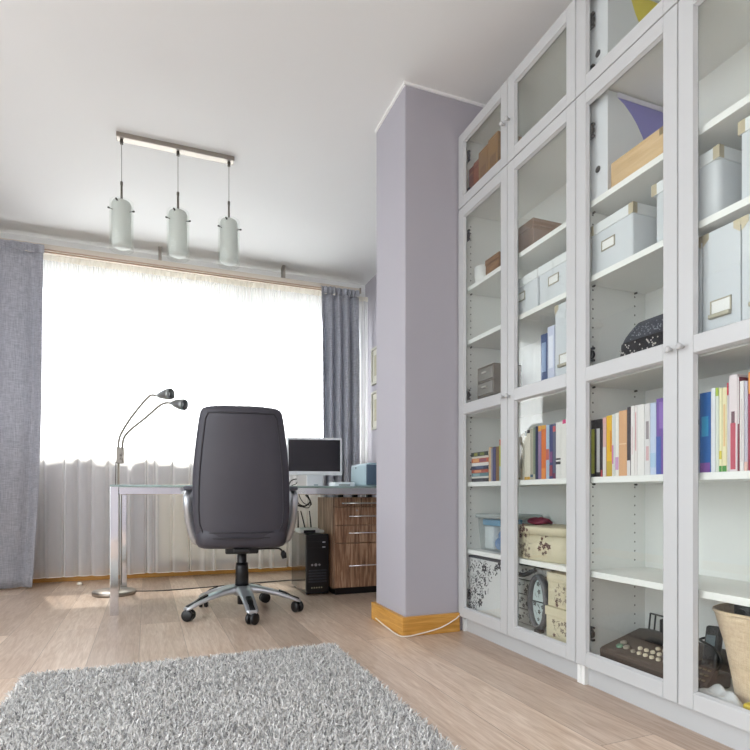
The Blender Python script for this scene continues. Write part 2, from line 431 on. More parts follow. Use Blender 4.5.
def sheer(x0, x1, yc, seed, label, z0):
    t = thing('sheer_curtain', label, 'curtain', ((x0 + x1) / 2, yc, z0), 0, 'white sheer curtains')
    V, F = pleat_sheet(x0, x1, z0, 2.33, yc, int((x1 - x0) * 420), 30, seed)
    MB().add(V, F, 0, True).build('voile', SHEER, t)
    V, F = fold_sheet(x0, x1, 2.33, 2.374, yc, 0.006, 0.05, int((x1 - x0) * 320), 3, seed + 1)
    MB().add(V, F, 0, True).build('heading_tape', SHEERD, t)
    hem, hf = pleat_sheet(x0, x1, z0, 2.33, yc, int((x1 - x0) * 420), 30, seed, -0.001)
    n = int((x1 - x0) * 420) + 1
    row = hem[-n:]
    tube = MB().tube([(p[0], p[1], p[2]) for p in row[::2]], 0.0035, 5)
    tube.build('hem', mat('f2f0ea', 0.8), t)
    return t
sheer(-1.45, 0.765, 4.575, 3, 'wide left white sheer curtain in front of the window behind the floor lamp', 0.05)
sheer(0.745, 1.695, 4.560, 9, 'right white sheer curtain behind the monitor and the office chair', 0.05)

def drape(x0t, x1t, x0b, x1b, yc, z0, z1, amp, wl, seed, label, hem=True):
    t = thing('drape', label, 'curtain', ((x0t + x1t) / 2, yc, z0), 0, 'slate grey drapes')
    fl = lambda v: (x0t + (x0b - x0t) * v ** 3, x1t + (x1b - x1t) * v ** 3)
    V, F = fold_sheet(x0t, x1t, z0, z1 - 0.06, yc, amp, wl, 160, 40, seed, fl)
    o = MB().add(V, F, 0, True).build('cloth', DRAPE, t)
    md = o.modifiers.new('thick', 'SOLIDIFY'); md.thickness = 0.005
    V, F = fold_sheet(x0t, x1t, z1 - 0.06, z1, yc, amp * 0.55, wl * 0.5, 160, 4, seed + 1)
    o = MB().add(V, F, 0, True).build('pleated_heading', DRAPE, t)
    md = o.modifiers.new('thick', 'SOLIDIFY'); md.thickness = 0.005
    return t
drape(-1.32, -0.752, -1.36, -0.815, 4.43, 0.012, 2.382, 0.024, 0.20, 21, 'slate grey drape at the far left of the window reaching the floor')
drape(1.245, 1.572, 1.275, 1.572, 4.46, 0.012, 2.382, 0.042, 0.085, 33, 'slate grey gathered drape at the right of the window behind the monitor')

# ------------------------------------------------------------------ radiator
rad = thing('radiator', 'cream white panel radiator under the window behind the sheer curtain', 'radiator', (0.65, 4.66, 0.12))
r = MB().box(0.0, 1.30, 4.625, 4.637, 0.13, 0.73, 0.004)
RADM = mat('e6dfcf', 0.45, var=0.01)
r.build('front_panel', RADM, rad)
MB().box(0.0, 1.30, 4.675, 4.687, 0.13, 0.73, 0.004).build('rear_panel', RADM, rad)
g = MB().box(0.0, 1.30, 4.637, 4.675, 0.727, 0.733)
for i in range(52): g.box(0.012 + i * 0.025, 0.02 + i * 0.025, 4.642, 4.670, 0.733, 0.736, mi=1)
g.build('top_grille', [RADM, mat('a39d90', 0.6)], rad)
MB().box(-0.004, 0.0, 4.625, 4.687, 0.13, 0.733, 0.001).box(1.30, 1.304, 4.625, 4.687, 0.13, 0.733, 0.001).build_each('side_cover', RADM, rad)
v = MB()
for xx in (0.06, 0.11): v.tube([(xx, 4.655, 0.13), (xx, 4.655, 0.09), (xx, 4.70, 0.085)], 0.008, 8)
v.cyl((0.05, 4.655, 0.098), 0.014, 0.034, 12)
v.build_each('valve', CHROME, rad)
MB().box(0.3, 0.33, 4.688, YB - 0.002, 0.2, 0.6).box(0.97, 1.0, 4.688, YB - 0.002, 0.2, 0.6).build_each('wall_bracket', RADM, rad)

# ------------------------------------------------------------------ pendant lamp
pl = thing('pendant_lamp', 'brushed steel ceiling bar with three hanging glass cylinder shades', 'ceiling lamp', (0.087, 3.2, ZC))
MB().box(-0.213, 0.387, 3.175, 3.225, ZC - 0.026, ZC - 0.0005, 0.003).build('ceiling_bar', STEEL, pl)
PINB = mat('4a4844', 0.3, 0.9)
OPAL = opal_mat()
CLEAR = glass_mat('clear_shade_glass', 'fcfdfc', 0.02, 0.35, 0.015, 'f0f2f1')
for sx in (-0.188, 0.091, 0.360):
    zt, zb = 2.187, 1.937
    MB().tube([(sx, 3.2, ZC - 0.045), (sx, 3.2, 2.275)], 0.0018, 6).build('cord', mat('85827c', 0.4, 0.3), pl)
    MB().cyl((sx, 3.2, ZC - 0.05), 0.008, 0.024, 12).build('cord_grip', mat('5a5650', 0.35, 0.8), pl)
    MB().cyl((sx, 3.2, zt - 0.002), 0.0055, 0.095, 12).cyl((sx, 3.2, zt + 0.083), 0.0068, 0.018, 12).build('stem', mat('6f6a62', 0.3, 0.9), pl)
    sh = MB().lathe([(0.004, zt), (0.030, zt - 0.002), (0.043, zt - 0.009), (0.048, zt - 0.022), (0.048, zb + 0.022), (0.044, zb + 0.010), (0.034, zb + 0.004), (0.018, zb + 0.001), (0.002, zb)], (sx, 3.2, 0), 32).build('opal_shade', OPAL, pl)
    MB().lathe([(0.058, zt - 0.006), (0.060, zt - 0.009), (0.060, zb - 0.005), (0.058, zb - 0.008), (0.0565, zb - 0.005), (0.0565, zt - 0.009), (0.058, zt - 0.006)], (sx, 3.2, 0), 36).build('clear_glass_sleeve', CLEAR, sh)
    for an in (-0.55, 1.54 + 0.1, 3.7):
        d = Vector((math.cos(an), math.sin(an), 0))
        p = Vector((sx, 3.2, zt - 0.062))
        MB().tube([p + d * 0.046, p + d * 0.064, p + d * 0.0641, p + d * 0.074], [0.0022, 0.0022, 0.0045, 0.0045], 8).build('spacer_pin', PINB, sh)
    d = Vector((-0.35, -0.94, 0)); p = Vector((sx, 3.2, zt - 0.02)); MB().tube([p + d * 0.046, p + d * 0.066], 0.0045, 8).build('spacer_pin', PINB, sh)

# ------------------------------------------------------------------ desk
DX0, DX1, DY0, DY1 = -0.249, 1.56, 3.272, 4.125
desk = thing('desk', 'glass topped desk with square chrome legs and rails by the window', 'desk', ((DX0 + DX1) / 2, (DY0 + DY1) / 2, 0))
GT = glass_mat('aqua_desk_glass', 'dcebe8', 0.05, 0.9, 0.35, 'd5e6e6')
MB().box(DX0, DX1, DY0, DY1, 0.6905, 0.7005, 0.002).build('desk_top', GT, desk)
q = 0.042
for lx in (DX0, DX1 - q):
    for ly in (DY0, DY1 - q):
        lg = MB().box(lx, lx + q, ly, ly + q, 0.0, 0.69, 0.002).build('leg', CHROME, desk)
MB().box(DX0 + q, DX1 - q, DY0 + 0.004, DY0 + q - 0.004, 0.648, 0.688, 0.002).build('rail', CHROME, desk)
MB().box(DX0 + q, DX1 - q, DY1 - q + 0.004, DY1 - 0.004, 0.648, 0.688, 0.002).build('rail', CHROME, desk)
MB().box(DX0 + 0.004, DX0 + q - 0.004, DY0 + q, DY1 - q, 0.648, 0.688, 0.002).build('rail', CHROME, desk)
MB().box(DX1 - q + 0.004, DX1 - 0.004, DY0 + q, DY1 - q, 0.648, 0.688, 0.002).build('rail', CHROME, desk)
cb = MB()
for k, (dx, dz, w) in enumerate(((0, 0, 0.05), (0.03, -0.01, 0.06), (0.05, 0.01, 0.04), (0.015, 0.005, 0.035))):
    cb.tube(smooth_path([(0.86 + dx, 3.86, 0.68), (0.87 + dx, 3.85, 0.62 + dz), (0.90 + dx, 3.84, 0.575 + dz), (0.95 + dx, 3.84, 0.565 + dz), (0.985 + w * 0.2, 3.85, 0.60 + dz), (0.97 + dx * 0.3, 3.88, 0.645)]), 0.0032 if k else 0.006, 6)
solo(cb, 'cable_bundle', BLACKM, (0.9, 3.85, 0.6), 'tangle of dark cables hanging under the desk beside the drawer pedestal', 'cables')

# monitor
mon = thing('monitor', 'computer monitor with a dark screen and silver frame on the desk', 'monitor', (1.04, 3.90, 0.7005), -0.2)
mb = MB(); W, H, z0 = 0.395, 0.268, 0.088
mb.box(-W / 2, W / 2, -0.02, 0.018, z0, z0 + H, 0.005)
mb.build('housing', mat('dfe0e2', 0.35, 0.1), mon, True)
MB().box(-W / 2 + 0.012, W / 2 - 0.014, -0.0215, -0.0195, z0 + 0.027, z0 + H - 0.015, 0.0005).build('screen', mat('17141a', 0.16, var=0.05), mon, True)
MB().box(-0.055, 0.06, -0.005, 0.02, 0.0, z0 + 0.02, 0.004).build('stand', mat('d4d7da', 0.3, 0.3), mon, True)
MB().box(-0.11, 0.11, -0.03, 0.10, 0.0, 0.010, 0.004).build('stand_foot', mat('d4d7da', 0.3, 0.3), mon, True)
MB().box(-0.005, 0.025, -0.0065, -0.005, 0.012, 0.022).build('badge', mat('8fa0a8', 0.4), mon, True)
# speaker-like cables behind the monitor stand
cc = MB().tube(smooth_path([(0.86, 3.94, 0.704), (0.87, 3.93, 0.74), (0.89, 3.92, 0.755), (0.92, 3.95, 0.76)]), 0.004, 6).tube(smooth_path([(0.87, 3.94, 0.703), (0.885, 3.93, 0.715), (0.91, 3.92, 0.725), (0.925, 3.96, 0.74)]), 0.003, 6)
solo(cc, 'monitor_cable', BLACKM, (0.88, 3.94, 0.7005), 'dark cables on the desk behind the monitor stand', 'cables')

# printer + flat white device
pr = thing('printer', 'pale blue printer with a slate blue front at the right end of the desk', 'printer', (1.44, 3.62, 0.7005))
MB().box(1.27, 1.60, 3.462, 3.77, 0.703, 0.855, 0.016, seg=4).build('body', mat('b3c9d1', 0.4, var=0.02), pr)
MB().box(1.275, 1.595, 3.45, 3.464, 0.712, 0.848, 0.008, seg=4).build('front_panel', mat('4c6073', 0.4), pr)
MB().box(1.30, 1.57, 3.47, 3.74, 0.855, 0.861, 0.002).build('lid', mat('9fb8c2', 0.4), pr)
MB().cyl((1.2705, 3.65, 0.832), 0.008, 0.003, 14, axis=(-1, 0, 0)).build('button', mat('5f7078', 0.4), pr)
MB().box(1.29, 1.58, 3.48, 3.75, 0.7006, 0.703).build('foot', BLACKM, pr)
fd = thing('flat_device', 'flat white box shaped device lying on the desk left of the printer', 'device', (1.16, 3.66, 0.7005))
MB().box(1.10, 1.245, 3.60, 3.74, 0.7006, 0.733, 0.007, seg=4).build('case', mat('dfe7ea', 0.35), fd)
MB().box(1.13, 1.21, 3.599, 3.601, 0.708, 0.718).build('slot', mat('8b9499', 0.4), fd)

# ------------------------------------------------------------------ drawer pedestal
PW = grain_mat('streaky_walnut', '3f291c', '8f6b52', 'c9aa8c', (13.0, 13.0, 0.9), 4.5, 0.4, 0.62)
ped = thing('drawer_pedestal', 'streaky brown wooden drawer pedestal with bar handles under the desk', 'drawers', (1.25, 3.61, 0))
px0, px1, py0, py1 = 1.036, 1.46, 3.405, 3.80
MB().box(px0, px1, py0 + 0.018, py1, 0.045, 0.63, 0.002).build('carcass', PW, ped)
MB().box(px0 + 0.02, px1 - 0.02, py0 + 0.04, py1 - 0.03, 0.0, 0.045).build('plinth', BLACK, ped)
zz = [(0.050, 0.333), (0.337, 0.448), (0.452, 0.567), (0.571, 0.628)]
for i, (a, b) in enumerate(zz):
    d = MB().box(px0 + 0.004, px1 - 0.004, py0, py0 + 0.017, a, b, 0.0015).build('drawer', PW, ped)
    hz = [0.19, 0.40, 0.508, 0.592][i]; hx0, hx1 = (1.13, 1.38) if i < 3 else (1.08, 1.42)
    hb = MB().tube([(hx0, py0 - 0.024, hz), (hx1, py0 - 0.024, hz)], 0.0045, 10)
    for xx in (hx0 + 0.02, hx1 - 0.02): hb.tube([(xx, py0, hz), (xx, py0 - 0.024, hz)], 0.0035, 8)
    hb.build('handle', CHROME, d)
    if i == 2:
        MB().cyl((1.19, py0, 0.545), 0.007, 0.004, 14, axis=(0, -1, 0)).build('lock', STEEL, d)
MB().box(1.10, 1.13, 3.50, 3.53, 0.63, 0.647).box(1.30, 1.33, 3.50, 3.53, 0.63, 0.647).box(1.2, 1.23, 3.5, 3.53, 0.63, 0.647).build_each('spacer', BLACK, ped)

# ------------------------------------------------------------------ computer tower + router
pc = thing('computer_tower', 'black computer tower standing on the floor left of the drawer pedestal', 'computer', (0.95, 3.69, 0))
tx0, tx1, ty0, ty1, tz = 0.872, 1.02, 3.472, 3.90, 0.392
MB().box(tx0, tx1, ty0 + 0.022, ty1, 0.012, tz, 0.003).build('case', mat('1f1d1c', 0.12, coat=0.5), pc)
fr = MB().box(tx0 - 0.001, tx1 + 0.001, ty0, ty0 + 0.024, 0.010, tz + 0.001, 0.006)
for z in (0.345, 0.305): fr.box(tx0 + 0.012, tx1 - 0.012, ty0 - 0.001, ty0 + 0.001, z, z + 0.0012, mi=1)
fr.build('front_bezel', [BLACK, mat('2b2c33', 0.4)], pc)
for i in range(5): MB().box(tx0 + 0.016, tx1 - 0.014, ty0 - 0.005, ty0 + 0.002, 0.083 + i * 0.018, 0.092 + i * 0.018, 0.002).build('vent_rib', mat('2c2e38', 0.4), pc)
for xx, rr in ((0.910, 0.007), (0.934, 0.0095), (0.958, 0.007)): MB().cyl((xx, ty0 - 0.001, 0.196), rr, 0.003, 16, axis=(0, -1, 0)).build('button', mat('d6d8dd', 0.25, 0.6), pc)
for z in (0.338, 0.306): MB().box(0.978, 0.998, ty0 - 0.003, ty0, z, z + 0.006, 0.001).build('eject_button', mat('d0d2d8', 0.3, 0.5), pc)
for i in range(5): MB().box(0.905 + i * 0.016, 0.912 + i * 0.016, ty0 - 0.002, ty0 + 0.001, 0.045, 0.053).build('port', mat('b4b39a', 0.4, 0.4), pc)
for xx in (tx0 + 0.02, tx1 - 0.02):
    for yy in (ty0 + 0.05, ty1 - 0.05): MB().cyl((xx, yy, 0), 0.010, 0.013, 10).build('foot', BLACKM, pc)
ro = thing('router', 'small white router with three black antennas on the computer tower', 'router', (0.93, 3.62, tz))
MB().box(0.852, 0.985, 3.56, 3.70, tz + 0.001, tz + 0.032, 0.006, seg=3).build('case', mat('d9dad6', 0.4), ro)
MB().box(0.877, 0.955, 3.557, 3.561, tz + 0.004, tz + 0.022).build('front_window', BLACK, ro)
for xx, dx in ((0.858, -0.002), (0.905, -0.03), (0.948, -0.012)):
    MB().tube([(xx + 0.02, 3.70, tz + 0.018), (xx + 0.018, 3.712, tz + 0.03), (xx + 0.018 + dx, 3.712, tz + 0.145)], [0.005, 0.0055, 0.0035], 8).build('antenna', BLACK, ro)
ad = MB().box(0.986, 1.018, 3.56, 3.62, tz + 0.001, tz + 0.022, 0.008, seg=3)
solo(ad, 'power_adapter', mat('e6e3da', 0.4), (1.0, 3.59, tz + 0.001), 'small cream adapter beside the router on the computer tower', 'adapter')

# ------------------------------------------------------------------ floor lamp (local x runs along the arms)
fl = thing('floor_lamp', 'steel floor lamp with two bent arms and cone heads behind the desk', 'floor lamp', (-0.278, 3.98, 0), -math.radians(21.14))
MB().lathe([(0.001, 0.0), (0.125, 0.0), (0.130, 0.004), (0.130, 0.022), (0.126, 0.027), (0.03, 0.029), (0.001, 0.029)], (0, 0, 0), 40).build('base', STEEL, fl, True)
k = 3.61 / 556
def lp(px, py): return ((px - 114) * k, 0.0, 0.645 + (495 - py) * k)
MB().tube([(0.028, 0, 0.027), (0.028, 0, 0.97)], 0.008, 12).build('pole', NICKEL, fl, True)
MB().tube(smooth_path([(0.005, 0, 0.03), (0.006, -0.01, 0.3), (0.012, -0.01, 0.62), (0.016, -0.008, 0.86)]), 0.003, 6).build('power_cord', mat('4c4742', 0.5), fl, True)
br = MB().box(0.020, 0.060, -0.014, 0.014, 0.850, 0.955, 0.003).cyl((0.045, -0.014, 0.905), 0.008, 0.01, 12, axis=(0, -1, 0)).cyl((0.045, -0.014, 0.88), 0.006, 0.008, 12, axis=(0, -1, 0))
br.build('bracket', mat('77716a', 0.35, 0.9), fl, True)
for (pth, h0, h1, tog, yo) in (
    ([(118.2, 450), (118.2, 442), (120, 434), (128, 420), (138, 407), (145, 398.8), (150, 394.8), (156, 395.3)], (155, 395.3), (172.5, 394.0), [(157, 398), (157.5, 402), (158.5, 407)], 0.015),
    ([(122.6, 450), (122.8, 444), (125, 437), (132, 429.5), (147, 417.5), (159, 407), (166, 403.4), (172, 403.6)], (171, 403.4), (187.5, 406.0), [(173, 407), (178, 414), (184, 422)], -0.015)):
    P = [Vector(lp(*q)) + Vector((0, yo * min(1, i / 3), 0)) for i, q in enumerate(pth)]
    MB().tube(smooth_path(P, 5), 0.0075, 10).build('arm', mat('7d786f', 0.3, 0.9), fl, True)
    a = Vector(lp(*h0)) + Vector((0, yo, 0)); b = Vector(lp(*h1)) + Vector((0, yo - 0.03, 0)); ax = (b - a); Lh = ax.length
    hd = MB().lathe([(0.007, 0), (0.012, 0.006), (0.025, Lh * 0.35), (0.035, Lh * 0.65), (0.037, Lh * 0.85), (0.034, Lh), (0.032, Lh * 0.97), (0.030, Lh * 0.6), (0.012, Lh * 0.3)], a, 24, axis=ax).build('lamp_head', mat('a2a5a4', 0.3, 0.8), fl, True)
    MB().ellipsoid(tuple(a + ax * 0.72), 0.018, 0.018, 0.018, 12, 8).build('bulb', mat('dfe2e0', 0.2), hd, True)
    MB().tube([Vector(lp(*q)) + Vector((0, yo, 0)) for q in tog], 0.0035, 6).build('tilt_rod', mat('8f8a82', 0.3, 0.9), hd, True)
lc = MB().tube(smooth_path([(-0.15, 3.985, 0.012), (0.0, 3.99, 0.005), (0.25, 4.02, 0.004), (0.55, 4.08, 0.004), (0.80, 4.12, 0.004), (0.98, 4.15, 0.004), (1.2, 4.3, 0.004)]), 0.0035, 6)
solo(lc, 'floor_cable', mat('3a3632', 0.5), (0.3, 4.0, 0), 'thin dark lamp cord trailing across the floor behind the office chair', 'cable')
solo(MB().ellipsoid((-0.535, 4.46, 0.012), 0.02, 0.012, 0.012, 14, 8), 'curtain_weight', mat('e8e2d4', 0.5), (-0.535, 4.46, 0), 'tiny cream curtain weight on the floor under the sheer curtain', 'weight')

# ------------------------------------------------------------------ office chair (local: faces +y)
ch = thing('office_chair', 'dark grey leather office chair with a tall back and silver star base', 'chair', (0.418, 3.10, 0), -math.radians(7.8))
LEA = mat('403e46', 0.42, var=0.04, scale=10, bump=0.25, bscale=350)
LEA2 = mat('2e2d33', 0.5, var=0.05, bump=0.2, bscale=350)
prof = [(0.395, 0.150), (0.40, 0.185), (0.418, 0.212), (0.441, 0.224), (0.492, 0.237), (0.569, 0.243), (0.67, 0.242), (0.772, 0.237), (0.874, 0.228), (0.976, 0.214), (1.02, 0.207), (1.055, 0.199), (1.070, 0.189), (1.079, 0.168), (1.082, 0.13)]
def backline(z):  # y of the back surface
    t = (z - 0.39) / 0.71
    return -0.255 + 0.075 * (1 - t) ** 3 * 0 - 0.05 * math.sin(PI * min(1, t * 1.05)) * 0.5 - 0.10 * t * t
def backrest(prof, th0, inset, bulge):
    rings = []
    n = 40
    for (z, w) in prof:
        t = (z - 0.39) / 0.71
        e = min(1.0, min((z - 0.392) / 0.03, (1.086 - z) / 0.03)); e = max(0.25, math.sqrt(max(0.0, min(1, e))))
        th = th0 * e
        r = []
        for kq in range(n):
            a = 2 * PI * kq / n
            cx = math.copysign(abs(math.cos(a)) ** 0.45, math.cos(a)); sy = math.copysign(abs(math.sin(a)) ** 0.75, math.sin(a))
            x = (w - inset) * cx
            y = backline(z) + th0 * 0.5 + th * 0.5 * sy + 0.045 * (x / 0.24) ** 2 - bulge
            r.append((x, y, z))
        rings.append(r)
    return rings
MB().loft(backrest(prof, 0.085, 0.0, 0.0), 0, True).build('backrest', LEA, ch, True)
# piping seam framing the rear panel
seam = []
for (z, w) in [(0.455, 0.19), (0.50, 0.205), (0.569, 0.209), (0.67, 0.207), (0.772, 0.201), (0.874, 0.191), (0.976, 0.178), (1.02, 0.172), (1.046, 0.158)]: seam.append((w, z))
lp_ = [(-w, z) for w, z in seam]; full = lp_ + [(w, z) for w, z in reversed(seam)]
pts = []
full = full + [full[0]]
for i in range(len(full) - 1):
    for j in range(6):
        t = j / 6; x = full[i][0] * (1 - t) + full[i + 1][0] * t; z = full[i][1] * (1 - t) + full[i + 1][1] * t
        wz = np.interp(z, [p[0] for p in prof], [p[1] for p in prof])
        ca = min(1, abs(x) / wz); a = math.acos(min(1, ca ** (1 / 0.45))); sy = abs(math.sin(a)) ** 0.75
        pts.append((x, backline(z) + 0.0425 - 0.0425 * sy + 0.045 * (x / 0.24) ** 2 - 0.0005, z))
pts.append(pts[0])
MB().tube(pts, 0.0045, 8).build('piping', LEA2, ch, True)
p2 = []
for i in range(41):
    z = 0.428; wz = np.interp(z, [p[0] for p in prof], [p[1] for p in prof]); x = -wz * 0.96 + 2 * wz * 0.96 * i / 40
    sy = abs(math.sin(math.acos(min(1, (abs(x) / wz) ** (1 / 0.45))))) ** 0.75
    p2.append((x, backline(z) + 0.0425 - 0.0425 * sy + 0.045 * (x / 0.24) ** 2 - 0.0005, z))
MB().tube(p2, 0.0045, 8).build('piping', LEA2, ch, True)
def rbox_rings(hx, y0, y1, zs, n=36, p=0.35):
    out = []
    for z, s_ in zs:
        out.append([((hx * s_) * math.copysign(abs(math.cos(a)) ** p, math.cos(a)), (y0 + y1) / 2 + (y1 - y0) / 2 * s_ * math.copysign(abs(math.sin(a)) ** p, math.sin(a)), z) for a in [2 * PI * k_ / n for k_ in range(n)]])
    return out
MB().loft(rbox_rings(0.235, -0.25, 0.27, [(0.372, 0.86), (0.38, 0.94), (0.40, 0.99), (0.44, 1.0), (0.475, 0.98), (0.49, 0.92), (0.495, 0.8)]), 0, True).build('seat', LEA, ch, True)
MB().box(-0.085, 0.085, -0.13, 0.13, 0.335, 0.373, 0.008).box(-0.04, 0.04, -0.24, -0.1, 0.352, 0.372, 0.005).build('mechanism', BLACK, ch, True)
MB().tube(smooth_path([(0.05, -0.05, 0.352), (0.16, -0.06, 0.355), (0.20, -0.06, 0.352), (0.215, -0.06, 0.335)], 5), 0.005, 8).tube([(0.215, -0.06, 0.342), (0.220, -0.06, 0.325), (0.226, -0.06, 0.300)], [0.008, 0.016, 0.013], 12).build('lever', BLACK, ch, True)
MB().cyl((0, 0, 0.19), 0.025, 0.15, 20).lathe([(0.028, 0.12), (0.037, 0.125), (0.034, 0.25), (0.031, 0.275), (0.025, 0.277)], (0, 0, 0), 24).cyl((0, 0, 0.05), 0.024, 0.07, 20).build('gas_lift', BLACK, ch, True)
base = MB(); pads = MB()
casters = []
for i in range(5):
    a = math.radians(-88 + 7.8 + 72 * i)
    d = Vector((math.cos(a), math.sin(a), 0)); n = Vector((-d.y, d.x, 0)); rings = []
    for (rr, zc, w, h) in [(0.02, 0.128, 0.032, 0.026), (0.06, 0.132, 0.031, 0.022), (0.12, 0.125, 0.028, 0.017), (0.19, 0.108, 0.026, 0.014), (0.25, 0.088, 0.025, 0.012), (0.30, 0.068, 0.024, 0.010), (0.318, 0.062, 0.016, 0.008)]:
        c = d * rr + Vector((0, 0, zc))
        rings.append([tuple(c + n * w * 1.3 * math.copysign(abs(math.cos(q_)) ** 0.6, math.cos(q_)) + Vector((0, 0, 1)) * h * math.copysign(abs(math.sin(q_)) ** 0.7, math.sin(q_))) for q_ in [2 * PI * k_ / 16 for k_ in range(16)]])
    base.loft(rings, 0, True)
    pr_ = []
    for (rr, zc) in [(0.20, 0.1205), (0.24, 0.105), (0.267, 0.088), (0.31, 0.073)]:
        c = d * rr + Vector((0, 0, zc)); pr_.append([tuple(c + n * wq + Vector((0, 0, hq))) for wq, hq in ((-0.017, -0.003), (-0.012, 0.005), (0.012, 0.005), (0.017, -0.003))])
    pads.loft(pr_, 0, True)
    casters.append((a, d))
base.cyl((0, 0, 0.10), 0.045, 0.05, 24)
sb = base.build('star_base', SILVER, ch, True)
pads.build_each('foot_pad', BLACK, sb, True)
for a, d in casters:
    c = MB(); o = d * 0.30; rot = a + 0.7
    ax = Vector((math.cos(rot), math.sin(rot), 0))
    for sgn in (-1, 1):
        c.lathe([(0.004, 0.0), (0.025, 0.0), (0.030, 0.004), (0.030, 0.017), (0.025, 0.021), (0.004, 0.021)], tuple(o + Vector((0, 0, 0.0305)) + ax * (0.004 if sgn > 0 else -0.004)), 20, axis=ax * sgn, cap=True)
    c.cyl(tuple(o + Vector((0, 0, 0.03))), 0.009, 0.035, 12)
    c.ellipsoid(tuple(o + Vector((0, 0, 0.042))), 0.021, 0.021, 0.012, 14, 6)
    c.build('caster', BLACK, ch, True)
for sgn in (-1, 1):
    arm = MB(); rings = []
    path = [(0.225, -0.02, 0.40, 0.020, 0.05), (0.246, -0.03, 0.42, 0.018, 0.05), (0.266, -0.06, 0.50, 0.017, 0.042), (0.272, -0.09, 0.58, 0.017, 0.036), (0.274, -0.09, 0.63, 0.018, 0.036), (0.267, -0.05, 0.662, 0.018, 0.028), (0.268, 0.03, 0.665, 0.018, 0.014), (0.267, 0.08, 0.655, 0.017, 0.014), (0.266, 0.12, 0.60, 0.016, 0.022), (0.262, 0.12, 0.50, 0.016, 0.028), (0.255, 0.10, 0.42, 0.018, 0.032), (0.225, 0.08, 0.40, 0.020, 0.036)]
    PP = smooth_path([p[:3] for p in path], 4); n_ = len(PP)
    for i, p in enumerate(PP):
        f_ = i / 4; i0 = min(int(f_), len(path) - 2); t = f_ - i0
        wv = 1.35 * (path[i0][3] * (1 - t) + path[i0 + 1][3] * t); hv = (path[i0][4] * (1 - t) + path[i0 + 1][4] * t) * 0.55
        tg = (PP[min(i + 1, n_ - 1)] - PP[max(i - 1, 0)]).normalized(); sx_ = Vector((1, 0, 0)); sx_ = (sx_ - tg * tg.dot(sx_)).normalized(); up = tg.cross(sx_)
        rings.append([tuple(Vector((p.x * sgn, p.y, p.z)) + Vector((sx_.x * sgn, sx_.y, sx_.z)) * wv * math.cos(q_) + Vector((up.x * sgn, up.y, up.z)) * hv * math.sin(q_)) for q_ in [2 * PI * k_ / 14 for k_ in range(14)]])
    arm.loft(rings, 0, True)
    ao = arm.build('armrest', SILVER, ch, True)
    pad = MB().box(sgn * 0.270 - 0.024, sgn * 0.270 + 0.024, -0.12, 0.10, 0.668, 0.692, 0.010, seg=4)
    pad.build('arm_pad', mat('55565e', 0.55), ao, True)

# ------------------------------------------------------------------ rug
rug = thing('rug', 'grey shaggy rectangular rug on the wooden floor in the foreground', 'rug', (0.125, 1.45, 0))
RX0, RX1, RY0, RY1 = -0.44, 0.68, 0.62, 2.235
MB().box(RX0 + 0.01, RX1 - 0.01, RY0 + 0.01, RY1 - 0.01, 0.0, 0.010, 0.003).build('backing', mat('8a8a8a', 0.95), rug)
def pile():
    rg = np.random.default_rng(5); n = 100000
    x = rg.uniform(RX0, RX1, n); y = rg.uniform(RY0, RY1, n)
    # tufts lean together in small clumps
    cx = np.sin(x * 310 + 2.1 * np.sin(y * 170)) + np.sin(y * 270 + 1.7 * np.sin(x * 130 + 1)); cy = np.cos(y * 290 + 2.3 * np.sin(x * 190)) + np.sin(x * 240 + y * 120)
    hgt = rg.uniform(0.015, 0.027, n); lean = 0.0055
    lx = cx * lean + rg.normal(0, 0.007, n); ly = cy * lean + rg.normal(0, 0.007, n)
    ang = rg.uniform(0, np.pi, n); w = rg.uniform(0.0011, 0.0020, n)
    dx = np.cos(ang) * w; dy = np.sin(ang) * w
    V = np.empty((n, 8, 3), np.float32)
    for j, (f, tz, ws) in enumerate(((0, 0, 1.0), (0.22, 0.42, 1.15), (0.62, 0.78, 1.0), (1.15, 1.0, 0.55))):
        bx = x + lx * f; by = y + ly * f; bz = 0.008 + hgt * tz - 0.25 * np.hypot(lx, ly) * f
        V[:, 2 * j] = np.stack([bx - dx * ws, by - dy * ws, bz], 1); V[:, 2 * j + 1] = np.stack([bx + dx * ws, by + dy * ws, bz], 1)
    base_i = (np.arange(n) * 8)[:, None, None]
    q = np.array([[0, 1, 3, 2], [2, 3, 5, 4], [4, 5, 7, 6]])[None]
    F = (base_i + q).reshape(-1).astype(np.int32)
    me = bpy.data.meshes.new('pile')
    me.vertices.add(n * 8); me.vertices.foreach_set('co', (V.reshape(-1, 3) - np.array([0.125, 1.45, 0], np.float32)).reshape(-1))
    nf = n * 3
    me.loops.add(nf * 4); me.loops.foreach_set('vertex_index', F)
    me.polygons.add(nf); me.polygons.foreach_set('loop_start', np.arange(0, nf * 4, 4, dtype=np.int32)); me.polygons.foreach_set('loop_total', np.full(nf, 4, np.int32))
    me.update(calc_edges=True); me.polygons.foreach_set('use_smooth', np.ones(nf, bool))
    me.materials.append(pile_mat())
    o = bpy.data.objects.new('pile', me); C.objects.link(o); o.parent = rug; o['kind'] = 'stuff'
pile()

